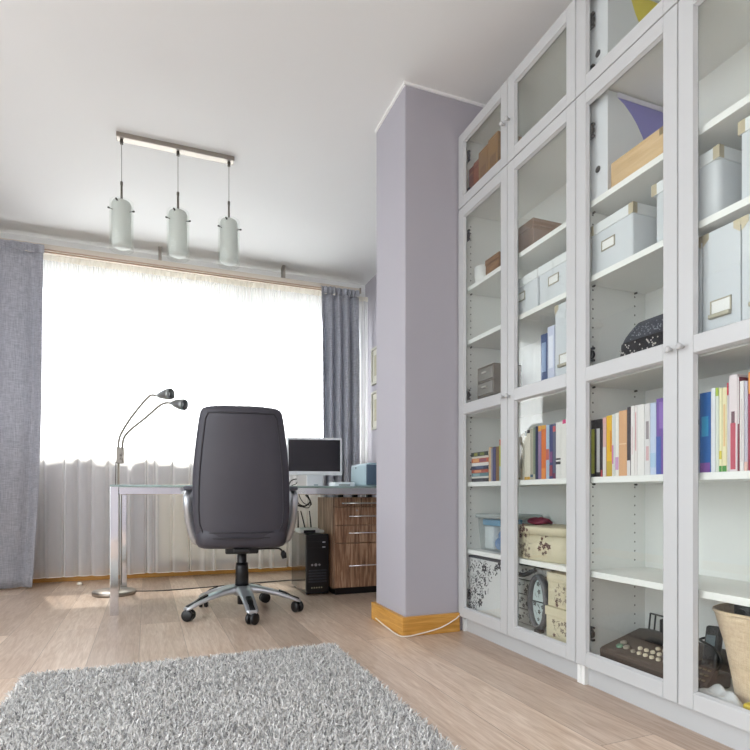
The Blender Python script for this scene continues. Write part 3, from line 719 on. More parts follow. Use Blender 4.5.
# ------------------------------------------------------------------ pictures on the far right wall
FRM = mat('b9b7aa', 0.5)
for zz0, zz1, lab in ((1.592, 1.907, 'upper of two small pale framed pictures on the right wall by the window'), (1.206, 1.53, 'lower of two small pale framed pictures on the right wall by the window')):
    t = thing('picture', lab, 'picture', (XR2, 4.38, zz0), 0, 'pale pictures on the far right wall')
    f = MB(); a, b = 4.25, 4.505; xw = XR2; xf = XR2 - 0.022; w = 0.02
    f.box(xf, xw, a, b, zz0, zz0 + w, 0.002).box(xf, xw, a, b, zz1 - w, zz1, 0.002).box(xf, xw, a, a + w, zz0 + w, zz1 - w, 0.002).box(xf, xw, b - w, b, zz0 + w, zz1 - w, 0.002)
    f.build('frame', FRM, t)
    m = MB().box(xw - 0.012, xw - 0.001, a + w, b - w, zz0 + w, zz1 - w); m.box(xw - 0.0125, xw - 0.0119, a + 0.06, b - 0.06, zz0 + 0.07, zz1 - 0.07, mi=1)
    m.build('print', [mat('c9c6b8', 0.7), mat('aaa48c', 0.7, var=0.3, scale=40)], t)
wc = MB().tube(smooth_path([(CX0 - 0.026, CY1 - 0.06, 0.02), (CX0 - 0.026, CY0 + 0.15, 0.006), (CX0 - 0.027, CY0 - 0.025, 0.006), (1.12, CY0 - 0.027, 0.012), (1.22, CY0 - 0.026, 0.03), (1.29, CY0 - 0.026, 0.06), (1.315, CY0 - 0.023, 0.075)], 8), 0.003, 8)
solo(wc, 'wall_cable', mat('ece6da', 0.5), (1.1, CY0 - 0.02, 0), 'thin white cable running along the wooden baseboard of the pier', 'cable')

# ------------------------------------------------------------------ bookcases
XD = 1.32; XI = 1.343; XB = 1.62
SHELF_Z = {0: [0.39, 0.705, 1.035, 1.37, 1.62], 1: [0.39, 0.705, 1.035, 1.38, 1.63]}
PINM = mat('55544f', 0.4, 0.5)
HING = mat('17171a', 0.35, 0.6)
def door_frame(ya, yb, za, zb, mids=()):
    f = MB(); w = 0.046; b = 0.0025
    f.box(XD, XI - 0.001, ya, ya + w, za, zb, b).box(XD, XI - 0.001, yb - w, yb, za, zb, b)
    f.box(XD, XI - 0.001, ya + w, yb - w, za, za + w, b).box(XD, XI - 0.001, ya + w, yb - w, zb - w, zb, b)
    for m in mids: f.box(XD, XI - 0.001, ya + w, yb - w, m - 0.024, m + 0.024, b)
    # chamfered inner bead
    zs = [za + w] + [q for m in mids for q in (m - 0.024, m + 0.024)] + [zb - w]
    for k in range(0, len(zs), 2):
        z0, z1 = zs[k], zs[k + 1]; y0, y1 = ya + w, yb - w; e = 0.004
        f.prism([(XD + 0.004, y0, z0), (XD + 0.013, y0, z0), (XD + 0.013, y0 + e, z0)], (0, 0, z1 - z0)).prism([(XD + 0.004, y1, z0), (XD + 0.013, y1 - e, z0), (XD + 0.013, y1, z0)], (0, 0, z1 - z0))
        f.prism([(XD + 0.004, y0, z0), (XD + 0.013, y0, z0 + e), (XD + 0.013, y0, z0)], (0, y1 - y0, 0)).prism([(XD + 0.004, y0, z1), (XD + 0.013, y0, z1), (XD + 0.013, y0, z1 - e)], (0, y1 - y0, 0))
    return f, [(zs[k], zs[k + 1]) for k in range(0, len(zs), 2)]
def add_door(root, ya, yb, za, zb, mids, knob_y, knob_z, hinge_y, hinge_zs):
    f, panes = door_frame(ya + 0.0015, yb - 0.0015, za, zb, mids)
    d = f.build('door', WHITE, root)
    for (a, b) in panes:
        MB().box(XD + 0.013, XD + 0.017, ya + 0.046, yb - 0.046, a, b).build('glass_pane', GLASS, d)
    MB().lathe([(0.004, 0.0), (0.005, 0.005), (0.005, 0.010), (0.0085, 0.014), (0.0095, 0.019), (0.006, 0.023), (0.001, 0.024)], (XD, knob_y, knob_z), 16, axis=(-1, 0, 0)).build('knob', WHITE, d)
    s = 1 if hinge_y > (ya + yb) / 2 else -1
    for hz in hinge_zs:
        hb = MB().cyl((XI - 0.001, hinge_y - s * 0.022, hz), 0.016, 0.012, 16, axis=(1, 0, 0)).box(XI, XI + 0.013, hinge_y - s * 0.012, hinge_y - s * 0.001, hz - 0.010, hz + 0.010, 0.003)
        hb.box(XI + 0.002, XI + 0.013, hinge_y - s * 0.036, hinge_y - s * 0.006, hz - 0.024, hz - 0.016, 0.002).box(XI + 0.002, XI + 0.013, hinge_y - s * 0.036, hinge_y - s * 0.006, hz + 0.016, hz + 0.024, 0.002)
        hb.build('hinge', HING, d)
def bookcase(y0, y1, lab_low, lab_top):
    t = thing('bookcase', lab_low, 'bookcase', (1.48, (y0 + y1) / 2, 0), 0, 'white bookcases with glass doors')
    th = 0.018
    for k, (a, b) in enumerate(((y0 + 0.001, y0 + th), (y1 - th, y1 - 0.001))):
        sp = MB().box(XI, XB, a, b, 0.0, 1.995, 0.0008)
        yy = b if k == 0 else a; nn = 1 if k == 0 else -1
        for xx in (XI + 0.035, XB - 0.055):
            z = 0.16
            while z < 1.93:
                sp.add([(xx + 0.0032 * math.cos(q_), yy + nn * 0.0004, z + 0.0032 * math.sin(q_)) for q_ in [2 * PI * j / 8 for j in range(8)]], [tuple(range(8))], 1)
                z += 0.032
        sp.build('side_panel', [WHITE2, PINM], t)
    MB().box(XB - 0.006, XB, y0 + th, y1 - th, 0.07, 1.995).build('back_panel', WHITE2, t)
    MB().box(XI, XB - 0.006, y0 + th, y1 - th, 0.078, 0.10).build('bottom_panel', WHITE2, t)
    MB().box(XI, XB - 0.006, y0 + th, y1 - th, 1.973, 1.995).build('top_panel', WHITE2, t)
    MB().box(XI + 0.016, XI + 0.032, y0 + th, y1 - th, 0.0, 0.078).build('plinth', WHITE, t)
    for z in SHELF_Z[0 if y0 > 1.0 else 1]:
        s = MB().box(XI + 0.006, XB - 0.006, y0 + th + 0.0005, y1 - th - 0.0005, z - 0.02, z, 0.001).build('shelf', WHITE2, t)
        pp = MB()
        for xx in (XI + 0.035, XB - 0.055):
            for yy, dd in ((y0 + th, 1), (y1 - th, -1)): pp.cyl((xx, yy, z - 0.0235), 0.0034, 0.010, 10, axis=(0, dd, 0))
        pp.build_each('shelf_pin', PINM, s)
    ym = (y0 + y1) / 2
    add_door(t, ym, y1, 0.073, 1.993, (1.046,), ym + 0.018, 1.046, y1 - th, (0.18, 1.115, 1.865))
    add_door(t, y0, ym, 0.073, 1.993, (1.046,), ym - 0.018, 1.046, y0 + th, (0.18, 1.115, 1.865))
    u = thing('bookcase_top_cabinet', lab_top, 'cabinet', (1.48, ym, 1.996), 0, 'white glass door cabinets on top of the bookcases')
    for (a, b) in ((y0 + 0.001, y0 + th), (y1 - th, y1 - 0.001)): MB().box(XI, XB, a, b, 1.996, 2.345, 0.0008).build('side_panel', WHITE2, u)
    MB().box(XB - 0.006, XB, y0 + th, y1 - th, 1.996, 2.345).build('back_panel', WHITE2, u)
    MB().box(XI, XB - 0.006, y0 + th, y1 - th, 1.996, 2.015).build('bottom_panel', WHITE2, u)
    MB().box(XI, XB - 0.006, y0 + th, y1 - th, 2.327, 2.345).build('top_panel', WHITE2, u)
    add_door(u, ym, y1, 1.997, 2.342, (), ym + 0.018, 2.165, y1 - th, (2.06, 2.235))
    add_door(u, y0, ym, 1.997, 2.342, (), ym - 0.018, 2.165, y0 + th, (2.06, 2.235))
bookcase(1.52, 2.32, 'white bookcase with two glass doors standing against the lilac pier', 'white glass door top cabinet holding old brown books')
bookcase(0.72, 1.52, 'white bookcase with two glass doors nearest the right edge of the photo', 'white glass door top cabinet holding a white file with yellow')

# ------------------------------------------------------------------ books
PAGE = mat('e9e4d6', 0.8, var=0.04, scale=60)
def book(y0, y1, z0, h, cols, label, group, x0=1.362, depth=0.16, pages=True):
    """upright book: spine towards -x; cols = [cover colour, (z0, z1, colour[, y0f, y1f]) bands ...]"""
    cov = mat(cols[0], 0.45, var=0.05)
    mats = [cov, PAGE]; b = MB(); t = min(0.0025, (y1 - y0) * 0.18)
    b.box(x0, x0 + 0.003, y0, y1, z0, z0 + h, 0.0008)
    b.box(x0 + 0.003, x0 + depth, y0, y0 + t, z0, z0 + h).box(x0 + 0.003, x0 + depth, y1 - t, y1, z0, z0 + h)
    b.box(x0 + 0.003, x0 + depth - 0.004, y0 + t, y1 - t, z0 + 0.003, z0 + h - 0.003, mi=1)
    for q in cols[1:]:
        a, c, hx = q[:3]; f0, f1 = (q[3], q[4]) if len(q) > 3 else (0.04, 0.96)
        mats.append(mat(hx, 0.45, var=0.05)); w = y1 - y0
        b.box(x0 - 0.0005, x0 + 0.0004, y0 + w * (1 - f1), y0 + w * (1 - f0), z0 + h * a, z0 + h * c, mi=len(mats) - 1)
    o = b.build('book', mats); loc = ((x0 + depth / 2), (y0 + y1) / 2, z0)
    o.data.transform(Matrix.Translation(-Vector(loc))); o.location = loc
    return tag(o, label, 'book', group)
# old books in the top cabinet
G = 'old brown books in the top cabinet'; zt = 2.0155
book(2.250, 2.292, zt, 0.165, ['6a3722', (0.1, 0.14, '8a5a34'), (0.8, 0.84, '8a5a34')], 'dark red-brown old book, leftmost in the top cabinet', G, depth=0.13)
book(2.208, 2.249, zt, 0.172, ['84482a', (0.12, 0.16, '6a3722'), (0.82, 0.86, '6a3722')], 'russet old book second from left in the top cabinet', G, depth=0.13)
book(2.130, 2.206, zt, 0.195, ['8c6a42', (0.3, 0.6, '7c5a34', 0.2, 0.8)], 'thick tan old book beside the russet books in the top cabinet', G, depth=0.14)
book(2.050, 2.127, zt, 0.205, ['94703f', (0.3, 0.6, '7f5e36', 0.2, 0.8)], 'thick tan old book nearest the knob in the top cabinet', G, depth=0.14)
# horizontal stack
G = 'books stacked flat on the far left book shelf'; z = 0.7055
def flat(z, h, y0, y1, cols, label, x0=1.362, depth=0.12):
    mats = [mat(cols[0], 0.45), PAGE]; b = MB(); t = 0.0016
    b.box(x0, x0 + 0.003, y0, y1, z, z + h, 0.0008).box(x0 + 0.003, x0 + depth, y0, y1, z, z + t).box(x0 + 0.003, x0 + depth, y0, y1, z + h - t, z + h)
    b.box(x0 + 0.003, x0 + depth - 0.004, y0 + 0.003, y1 - 0.003, z + t, z + h - t, mi=1)
    for (a, c, hx) in cols[1:]:
        mats.append(mat(hx, 0.45)); w = y1 - y0
        b.box(x0 - 0.0005, x0 + 0.0004, y1 - w * c, y1 - w * a, z + h * 0.12, z + h * 0.88, mi=len(mats) - 1)
    o = b.build('book', mats); loc = (x0 + depth / 2, (y0 + y1) / 2, z)
    o.data.transform(Matrix.Translation(-Vector(loc))); o.location = loc
    tag(o, label, 'book', G)
for (h, c, lab, j) in [
    (0.0165, ['23242a', (0.3, 0.7, '3c4148')], 'black flat book at the bottom of the small book stack', 0.0),
    (0.0085, ['d8d6cf'], 'thin white flat book second from bottom of the small book stack', 0.002),
    (0.0155, ['5e7f86', (0.1, 0.5, '84a0a2')], 'teal flat book in the lower half of the small stack', -0.001),
    (0.0160, ['a24a30', (0.2, 0.6, 'c98a68')], 'rust red flat book just above the teal one in the stack', 0.001),
    (0.0165, ['27324e', (0.3, 0.75, '4a5a78')], 'navy blue flat book in the middle of the small stack', 0.003),
    (0.0150, ['dcd8d4'], 'white flat book lying on the navy one in the stack', -0.002),
    (0.0200, ['c0623a', (0.1, 0.45, 'd89a5e'), (0.5, 0.9, '8a4a58')], 'orange flat book in the upper half of the small stack', 0.0),
    (0.0095, ['cfcabf'], 'thin pale flat book beneath the topmost one of the small stack', -0.003),
    (0.0190, ['23302a', (0.2, 0.4, '8a8a3a'), (0.55, 0.8, '6f7a3a')], 'dark green flat book on top of the small stack', 0.004)]:
    flat(z, h - 0.0004, 2.126 + j, 2.268 + j, c, lab); z += h
G = 'upright books on the far left book shelf'; zs = 0.7055
book(2.106, 2.121, zs, 0.152, ['c9a981'], 'beige upright book right beside the flat stack of books', G, depth=0.13)
book(2.092, 2.105, zs, 0.145, ['8a8a92'], 'thin grey upright book beside the beige one near the flat stack', G, depth=0.13)
book(2.066, 2.091, zs, 0.150, ['2e2f58', (0.05, 0.95, '3d3f74', 0.35, 0.7)], 'navy upright book in the far left book row', G, depth=0.13)
book(2.042, 2.065, zs, 0.150, ['7a5c34'], 'gold-brown upright book in the far left book row', G, depth=0.13)
book(2.022, 2.040, zs, 0.178, ['a8ad3f', (0.0, 0.35, '93b0b0'), (0.86, 1.0, 'b4664a')], 'olive green upright book by the door frame in the far left row', G, depth=0.14)
# second door
G = 'books behind the second glass door'
def row(edges, specs, G, x0=1.362, depth=0.17):
    for (a, b), (h, cols, lab) in zip(edges, specs): book(b + 0.0006, a - 0.0006, zs, h, cols, lab, G, x0, depth)
def eds(v): return list(zip(v[:-1], v[1:]))
row(eds([1.955, 1.935, 1.918, 1.905, 1.889, 1.876, 1.862, 1.846, 1.825, 1.806, 1.793, 1.776, 1.757, 1.729, 1.710, 1.690, 1.673, 1.645, 1.615]), [
    (0.150, ['3d4a66'], 'short slate blue book at the left end behind the second door'),
    (0.155, ['5a5f6a', (0.0, 0.08, '2f3f63')], 'short grey book next to the left end behind the second door'),
    (0.160, ['8f8c88'], 'small grey-beige book third from left behind the second door'),
    (0.175, ['c5c0b2', (0.02, 0.06, '8a7a4a')], 'thin pale stone book fourth from left behind the second door'),
    (0.185, ['a69a85', (0.25, 0.5, '7f7767')], 'thin taupe book before the cream journals behind the second door'),
    (0.190, ['bcb7a8'], 'thin light khaki book beside the cream journals behind the second door'),
    (0.195, ['d4cfc0', (0.0, 0.06, 'c79a3e'), (0.9, 1.0, '2f3f3a')], 'cream journal with a dark top edge and gold foot'),
    (0.198, ['d8d3c6', (0.0, 0.06, 'c79a3e'), (0.93, 1.0, '2b2b30')], 'wider cream journal with black top and gold foot'),
    (0.200, ['a9a595', (0.05, 0.1, '3f5a72')], 'greyish khaki journal right of the cream journals'),
    (0.204, ['76826e', (0.0, 0.1, 'b8b8a4')], 'grey-green book left of the dark navy one'),
    (0.206, ['262c50'], 'dark navy thin book left of the violet and orange books'),
    (0.205, ['8a7394', (0.9, 1.0, 'd79a3a')], 'dusty violet book left of the orange one'),
    (0.205, ['d2702f', (0.0, 0.2, 'dd8a45'), (0.93, 1.0, 'd9a23e')], 'bright orange book behind the second door'),
    (0.204, ['9fb4c8', (0.35, 0.55, 'b55a4e')], 'pale blue book just right of the orange one'),
    (0.203, ['3a4272', (0.3, 0.5, '7a4a7a'), (0.05, 0.25, '8a3f4c')], 'indigo and magenta book behind the second door'),
    (0.205, ['565a72', (0.85, 0.95, 'c25a5e'), (0.0, 0.1, '6a3050')], 'grey-blue book with a red patch near its top'),
    (0.207, ['d9d8d4', (0.25, 0.3, '232428'), (0.33, 0.36, '232428')], 'white book with short black marks near its foot'),
    (0.212, ['dcdad6', (0.93, 1.0, 'c22a6a', 0.3, 0.9)], 'white book with a pink top corner at the right')], G)
# third door
G = 'books behind the third glass door'
row(eds([1.494, 1.471, 1.449, 1.440, 1.424, 1.400, 1.393, 1.386, 1.371, 1.338, 1.323, 1.309, 1.298, 1.271, 1.250, 1.228, 1.195, 1.17]), [
    (0.192, ['17171a', (0.06, 0.84, 'a3a83a', 0.1, 0.75)], 'black folder with a lime spine, leftmost behind the third door'),
    (0.192, ['17171a', (0.08, 0.84, 'b9b9ba', 0.15, 0.85)], 'black folder with a grey spine beside the lime one'),
    (0.186, ['2a262a', (0.0, 0.12, 'b2474f')], 'thin black book with a red foot beside the grey-spined folder'),
    (0.194, ['d6b0ac', (0.0, 0.5, 'd8d4d2'), (0.9, 1.0, 'd9a6a6')], 'thin pinkish white book left of the yellow one'),
    (0.198, ['e2b21f', (0.0, 0.25, 'c2a63a'), (0.4, 0.75, 'd8861f', 0.7, 0.95)], 'bright yellow book behind the third door'),
    (0.200, ['d9dcd8', (0.2, 0.5, 'cc7fae')], 'thin white book with a pink lower half right of the yellow one'),
    (0.200, ['cfd3cf'], 'thinnest plain white book between the pink and tan ones'),
    (0.202, ['e2e0da', (0.1, 0.3, 'c79ac0')], 'white book with a lilac foot left of the tan one'),
    (0.206, ['d1a276', (0.48, 0.5, 'e0bd95')], 'wide tan book in the middle behind the third door'),
    (0.214, ['3a3034', (0.0, 0.22, 'd8d4d2')], 'dark brown book with a white foot right of the tan one'),
    (0.215, ['e2dfdc', (0.3, 0.7, 'd9c4c4', 0.3, 0.6)], 'white book right of the dark brown one'),
    (0.215, ['dcd6d4', (0.35, 0.9, 'cfa0a0', 0.3, 0.7)], 'white book with faint pink lettering band behind the third door'),
    (0.215, ['e0dedb'], 'plain ivory book behind the third door'),
    (0.214, ['d4d2d2', (0.5, 0.75, '8d8488', 0.3, 0.8), (0.2, 0.4, 'c9a4a6', 0.3, 0.8)], 'pale grey book with grey and pink marks on its spine'),
    (0.213, ['bfcbe0', (0.1, 0.3, 'a9c4dc')], 'light blue book left of the purple one'),
    (0.222, ['6e4c9c', (0.0, 0.5, '3f58a4', 0.0, 0.5), (0.6, 0.95, '8a6ab4', 0.3, 0.8)], 'purple and blue book by the right frame of the third door'),
    (0.215, ['c9c9cc'], 'grey book right of the purple one behind the door frame')], G)
# fourth door
G = 'books behind the fourth glass door'
row(eds([1.106, 1.087, 1.054, 1.041, 1.031, 1.0225, 1.009, 1.004, 0.981, 0.976, 0.964, 0.954, 0.93, 0.905]), [
    (0.200, ['b7c6d6', (0.65, 0.72, '1f2a3a')], 'pale blue-grey book left of the bright blue one'),
    (0.214, ['2467b0', (0.0, 0.12, '8a57a8'), (0.45, 0.7, '3aa0cc', 0.2, 0.8)], 'bright blue book with a violet foot behind the fourth door'),
    (0.222, ['dde0e4'], 'white book right of the bright blue one'),
    (0.221, ['d2d8cc', (0.9, 1.0, '9fb83c')], 'thin white book with a lime top behind the fourth door'),
    (0.218, ['e6e2b8', (0.0, 0.07, '3f8f3a'), (0.15, 0.25, 'cfc03a')], 'cream yellow book with a green foot'),
    (0.218, ['e5ddb2', (0.0, 0.07, '3f8f3a'), (0.3, 0.8, 'd9b884', 0.3, 0.7)], 'wider cream yellow book with a green foot and tan band'),
    (0.228, ['d8d4d6', (0.86, 1.0, 'c7233f')], 'thin white book with a red top corner'),
    (0.246, ['dcd2d4', (0.02, 0.5, 'b84a5c', 0.2, 0.8), (0.5, 0.62, '6a4a54', 0.3, 0.7)], 'tall white book with a rosy lower half'),
    (0.238, ['7c2438', (0.5, 1.0, 'd8cfd0')], 'thin crimson-footed book beside the tall rosy one'),
    (0.226, ['dedad8', (0.1, 0.8, 'd0c6c6', 0.3, 0.7)], 'white book left of the grey-spined one behind the fourth door'),
    (0.224, ['b7b3c0', (0.0, 0.1, 'd9b0a4')], 'lilac grey book left of the crimson and orange one'),
    (0.244, ['a02340', (0.78, 1.0, 'e08a3a')], 'crimson book with an orange top near the photo edge'),
    (0.236, ['c9a2a8'], 'dusty pink book at the right end behind the fourth door')], G)

# ------------------------------------------------------------------ storage boxes and the rest of the shelves
CARD = mat('cbd0d4', 0.6, var=0.015)
CORN = mat('c2b79c', 0.4, 0.7)
def corner(mb, x, y, z0, z1, sx, sy, w=0.017, mi=0):
    # thin metal corner plates wrapping a vertical edge
    e = 0.0012
    mb.box(x, x + sx * w, y - sy * e, y, z0, z1, 0, mi).box(x - sx * e, x, y - sy * e, y + sy * w, z0, z1, 0, mi)
def label_holder(root, y, z, x, w=0.045, h=0.028, pull=False):
    m = MB(); e = 0.0035
    m.box(x - 0.003, x, y - w / 2, y + w / 2, z - h / 2, z - h / 2 + e).box(x - 0.003, x, y - w / 2, y + w / 2, z + h / 2 - e, z + h / 2)
    m.box(x - 0.003, x, y - w / 2, y - w / 2 + e, z - h / 2, z + h / 2).box(x - 0.003, x, y + w / 2 - e, y + w / 2, z - h / 2, z + h / 2)
    if pull: m.box(x - 0.012, x, y - w / 2, y + w / 2, z - h / 2 - 0.008, z - h / 2 + 0.003, 0.002)
    o = m.build('label_holder', mat('a8a290', 0.35, 0.7), root)
    MB().box(x - 0.0015, x - 0.0002, y - w / 2 + e, y + w / 2 - e, z - h / 2 + e, z + h / 2 - e).build('card', mat('e8e8e6', 0.7), o)
def lidded(y0, y1, z0, h, label, x0=1.362, x1=1.58, holder=True, rnd=0.006, corners=True):
    t = thing('storage_box', label, 'box', ((x0 + x1) / 2, (y0 + y1) / 2, z0), 0, 'white storage boxes with lids')
    z0 += 0.0006
    MB().box(x0 + 0.003, x1 - 0.003, y0 + 0.003, y1 - 0.003, z0, z0 + h - 0.012, rnd, seg=3).build('body', CARD, t)
    ld = MB().box(x0, x1, y0, y1, z0 + h - 0.034, z0 + h, 0.002).build('lid', mat('dadedf', 0.6, var=0.01), t)
    if corners:
        c = MB()
        for (x, sx) in ((x0, 1), (x1, -1)):
            for (y, sy) in ((y0, 1), (y1, -1)): corner(c, x, y, z0 + h - 0.0335, z0 + h - 0.0005, sx, sy)
        c.build_each('metal_corner', CORN, ld)
    if holder: label_holder(t, (y0 + y1) / 2 + 0.012, z0 + h * 0.5, x0 + 0.003, 0.058, 0.034)
    return t
lidded(1.781, 1.975, 1.37, 0.152, 'white lidded box on the left of two behind the second door', corners=False)
lidded(1.575, 1.777, 1.37, 0.152, 'white lidded box on the right of two behind the second door', corners=False)
lidded(1.314, 1.498, 1.38, 0.172, 'white lidded box with a label holder behind the third door')
lidded(1.030, 1.243, 1.38, 0.182, 'white lidded box spanning the stiles between third and fourth doors', holder=False, rnd=0.02)
lidded(0.755, 0.978, 1.38, 0.205, 'white lidded box at the right edge of the photo', holder=False)
def magbox(y0, y1, label, z0=1.0355, h=0.305):
    t = thing('magazine_box', label, 'box', (1.46, (y0 + y1) / 2, z0), 0, 'upright white magazine boxes')
    MB().box(1.358, 1.575, y0, y1, z0, z0 + h, 0.002).build('body', CARD, t)
    c = MB()
    for (y, sy) in ((y0, 1), (y1, -1)):
        corner(c, 1.358, y, z0 + h - 0.018, z0 + h - 0.0006, 1, sy, 0.018)
        c.poly([(1.3568, y + sy * 0.018, z0 + h - 0.018), (1.3568, y, z0 + h - 0.018), (1.3568, y, z0 + h - 0.034)])
    c.build_each('metal_corner', CORN, t)
    label_holder(t, (y0 + y1) / 2, z0 + 0.100, 1.358, 0.058, 0.040, True)
magbox(1.565, 1.672, 'upright white magazine box behind the second door by its right frame')
magbox(1.078, 1.183, 'upright white magazine box mostly hidden behind the fourth door left frame')
magbox(0.970, 1.074, 'upright white magazine box in the middle behind the fourth door')
magbox(0.862, 0.967, 'upright white magazine box cut by the photo right edge')
def binder(y0, y1, h, spine, lab, inner):
    t = thing('binder', lab, 'binder', (1.46, (y0 + y1) / 2, 1.0355), 0, 'binders behind the second door')
    z0 = 1.0355
    MB().box(1.362, 1.366, y0, y1, z0, z0 + h, 0.001).box(1.366, 1.59, y0, y0 + 0.003, z0, z0 + h).box(1.366, 1.59, y1 - 0.003, y1, z0, z0 + h).build('cover', mat(spine, 0.5), t)
    MB().box(1.37, 1.58, y0 + 0.003, y1 - 0.003, z0 + 0.004, z0 + h - 0.01).build('pages', PAGE, t)
    lb = MB().box(1.361, 1.3621, y0 + 0.008, y1 - 0.008, z0 + h * 0.35, z0 + h * 0.85)
    lb.build('spine_label', mat(inner, 0.6), t)
    MB().cyl((1.362, (y0 + y1) / 2, z0 + 0.03), 0.008, 0.002, 14, axis=(-1, 0, 0)).build('finger_ring', STEEL, t)
binder(1.722, 1.760, 0.222, '2c4372', 'blue binder behind the second door left of the white binder', '8fa3c4')
binder(1.681, 1.720, 0.240, 'c3c9dc', 'pale lavender binder between the blue binder and the white box', 'dfe3ee')

def filebox(z0, h, label, hx, shape, strip):
    t = thing('magazine_file', label, 'file box', (1.48, 1.458, z0), 0, 'white magazine files with a finger hole')
    x0, x1, y0, y1 = 1.360, 1.607, 1.416, 1.500; z0 += 0.0006
    MB().box(x0, x1, y0, y1, z0, z0 + h, 0.002).build('body', mat('d5d8dc', 0.55, var=0.01), t)
    MB().cyl((x0 - 0.0005, 1.458, z0 + 0.098), 0.011, 0.0012, 20, axis=(-1, 0, 0)).build('finger_hole', BLACKM, t)
    MB().prism([(x, y0 - 0.0008, z) for x, z in shape], (0, 0.0006, 0)).build('colour_panel', mat(hx, 0.5, var=0.02), t)
    if strip: MB().box(1.40, x1, y0 - 0.003, y0, z0 + h - 0.016, z0 + h + 0.0, 0.001).build('top_strip', mat('d9d8e6', 0.5), t)
cv = [(1.402, 1.950), (1.43, 1.935), (1.46, 1.910), (1.485, 1.882), (1.51, 1.845), (1.535, 1.79), (1.565, 1.73), (1.606, 1.68), (1.606, 1.950)]
filebox(1.63, 0.336, 'white file box with a purple swoosh on the shelf behind the third door', '7a76c0', cv, True)
filebox(2.015, 0.306, 'white file box with a yellow panel in the top cabinet', 'dccb16', [(1.45, 2.315), (1.478, 2.25), (1.515, 2.19), (1.56, 2.14), (1.606, 2.12), (1.606, 2.315)], False)
wt = thing('wooden_tray', 'light wooden tray beside the purple file box behind the third door', 'tray', (1.5, 1.31, 1.62))
TW = grain_mat('light_birch', 'bb9a6c', 'caab7e', 'd6ba90', (4.0, 2.0, 20.0), 2.0, 0.5)
f = MB().box(1.368, 1.378, 1.205, 1.410, 1.6306, 1.722, 0.0015).box(1.590, 1.60, 1.205, 1.410, 1.6306, 1.722, 0.0015).box(1.378, 1.59, 1.205, 1.213, 1.6306, 1.722, 0.0015).box(1.378, 1.59, 1.402, 1.410, 1.6306, 1.722, 0.0015)
f.build_each('side_board', TW, wt); MB().box(1.378, 1.59, 1.213, 1.402, 1.6306, 1.638).build('bottom_board', TW, wt)
MB().box(1.3675, 1.3683, 1.2055, 1.222, 1.70, 1.7215).build_each('metal_corner', mat('8f7a55', 0.4, 0.5), wt)

cup = thing('cup', 'small white cup beside the little brown wooden box behind first door', 'cup', (1.405, 2.232, 1.62))
MB().lathe([(0.001, 1.6206), (0.030, 1.6206), (0.036, 1.63), (0.041, 1.66), (0.042, 1.702), (0.040, 1.703), (0.038, 1.66), (0.030, 1.632), (0.001, 1.630)], (1.405, 2.232, 0), 28).build('body', mat('e2e4e2', 0.3), cup)
MB().tube(smooth_path([(1.425, 2.269, 1.69), (1.437, 2.285, 1.688), (1.441, 2.289, 1.665), (1.433, 2.28, 1.642), (1.424, 2.268, 1.64)], 5), 0.004, 8).build('handle', mat('e2e4e2', 0.3), cup)
WB = grain_mat('brown_box_wood', '6a4a2c', '85603c', '9c7850', (3, 3, 16), 3.0, 0.5)
t = thing('wooden_box', 'small brown wooden box beside the white cup behind the first door', 'box', (1.43, 2.12, 1.62))
MB().box(1.375, 1.50, 2.06, 2.168, 1.6206, 1.680, 0.002).build('body', WB, t); MB().box(1.373, 1.502, 2.058, 2.170, 1.681, 1.705, 0.002).build('lid', WB, t)
t = thing('carton', 'pinkish brown carton on the upper shelf behind the second door', 'box', (1.47, 1.94, 1.62))
MB().box(1.405, 1.55, 1.862, 2.005, 1.6206, 1.735, 0.002).build('body', mat('8d7263', 0.7), t)
MB().box(1.403, 1.552, 1.860, 2.007, 1.7352, 1.765, 0.002).build('lid', mat('9b8173', 0.7), t)

og = thing('drawer_organiser', 'small clear plastic organiser with three drawers behind the first door', 'organiser', (1.47, 2.21, 1.035))
OB = mat('8d847a', 0.4); OC = glass_mat('clear_plastic', 'd8d6d2', 0.06, 0.8, 0.45, 'b9b5ae')
o = MB(); oy0, oy1, oz = 2.140, 2.275, 1.0356
o.box(1.40, 1.55, oy0, oy0 + 0.004, oz, oz + 0.205).box(1.40, 1.55, oy1 - 0.004, oy1, oz, oz + 0.205).box(1.546, 1.55, oy0, oy1, oz, oz + 0.205)
for i in range(4): o.box(1.40, 1.55, oy0, oy1, oz + i * 0.067, oz + i * 0.067 + 0.004)
o.build('case', OB, og)
for i in range(3):
    d = MB().box(1.396, 1.54, oy0 + 0.006, oy1 - 0.006, oz + i * 0.067 + 0.006, oz + i * 0.067 + 0.062, 0.003).build('drawer', OC, og)
    MB().box(1.388, 1.396, 2.19, 2.225, oz + i * 0.067 + 0.036, oz + i * 0.067 + 0.044, 0.002).build('pull', mat('c9c6c0', 0.3), d)
    MB().box(1.41, 1.50, 2.16 + 0.01 * i, 2.20 + 0.012 * i, oz + i * 0.067 + 0.0065, oz + i * 0.067 + 0.04).build('contents', mat(['6e747c', '8a8078', '74706e'][i], 0.6, var=0.5, scale=80), d)

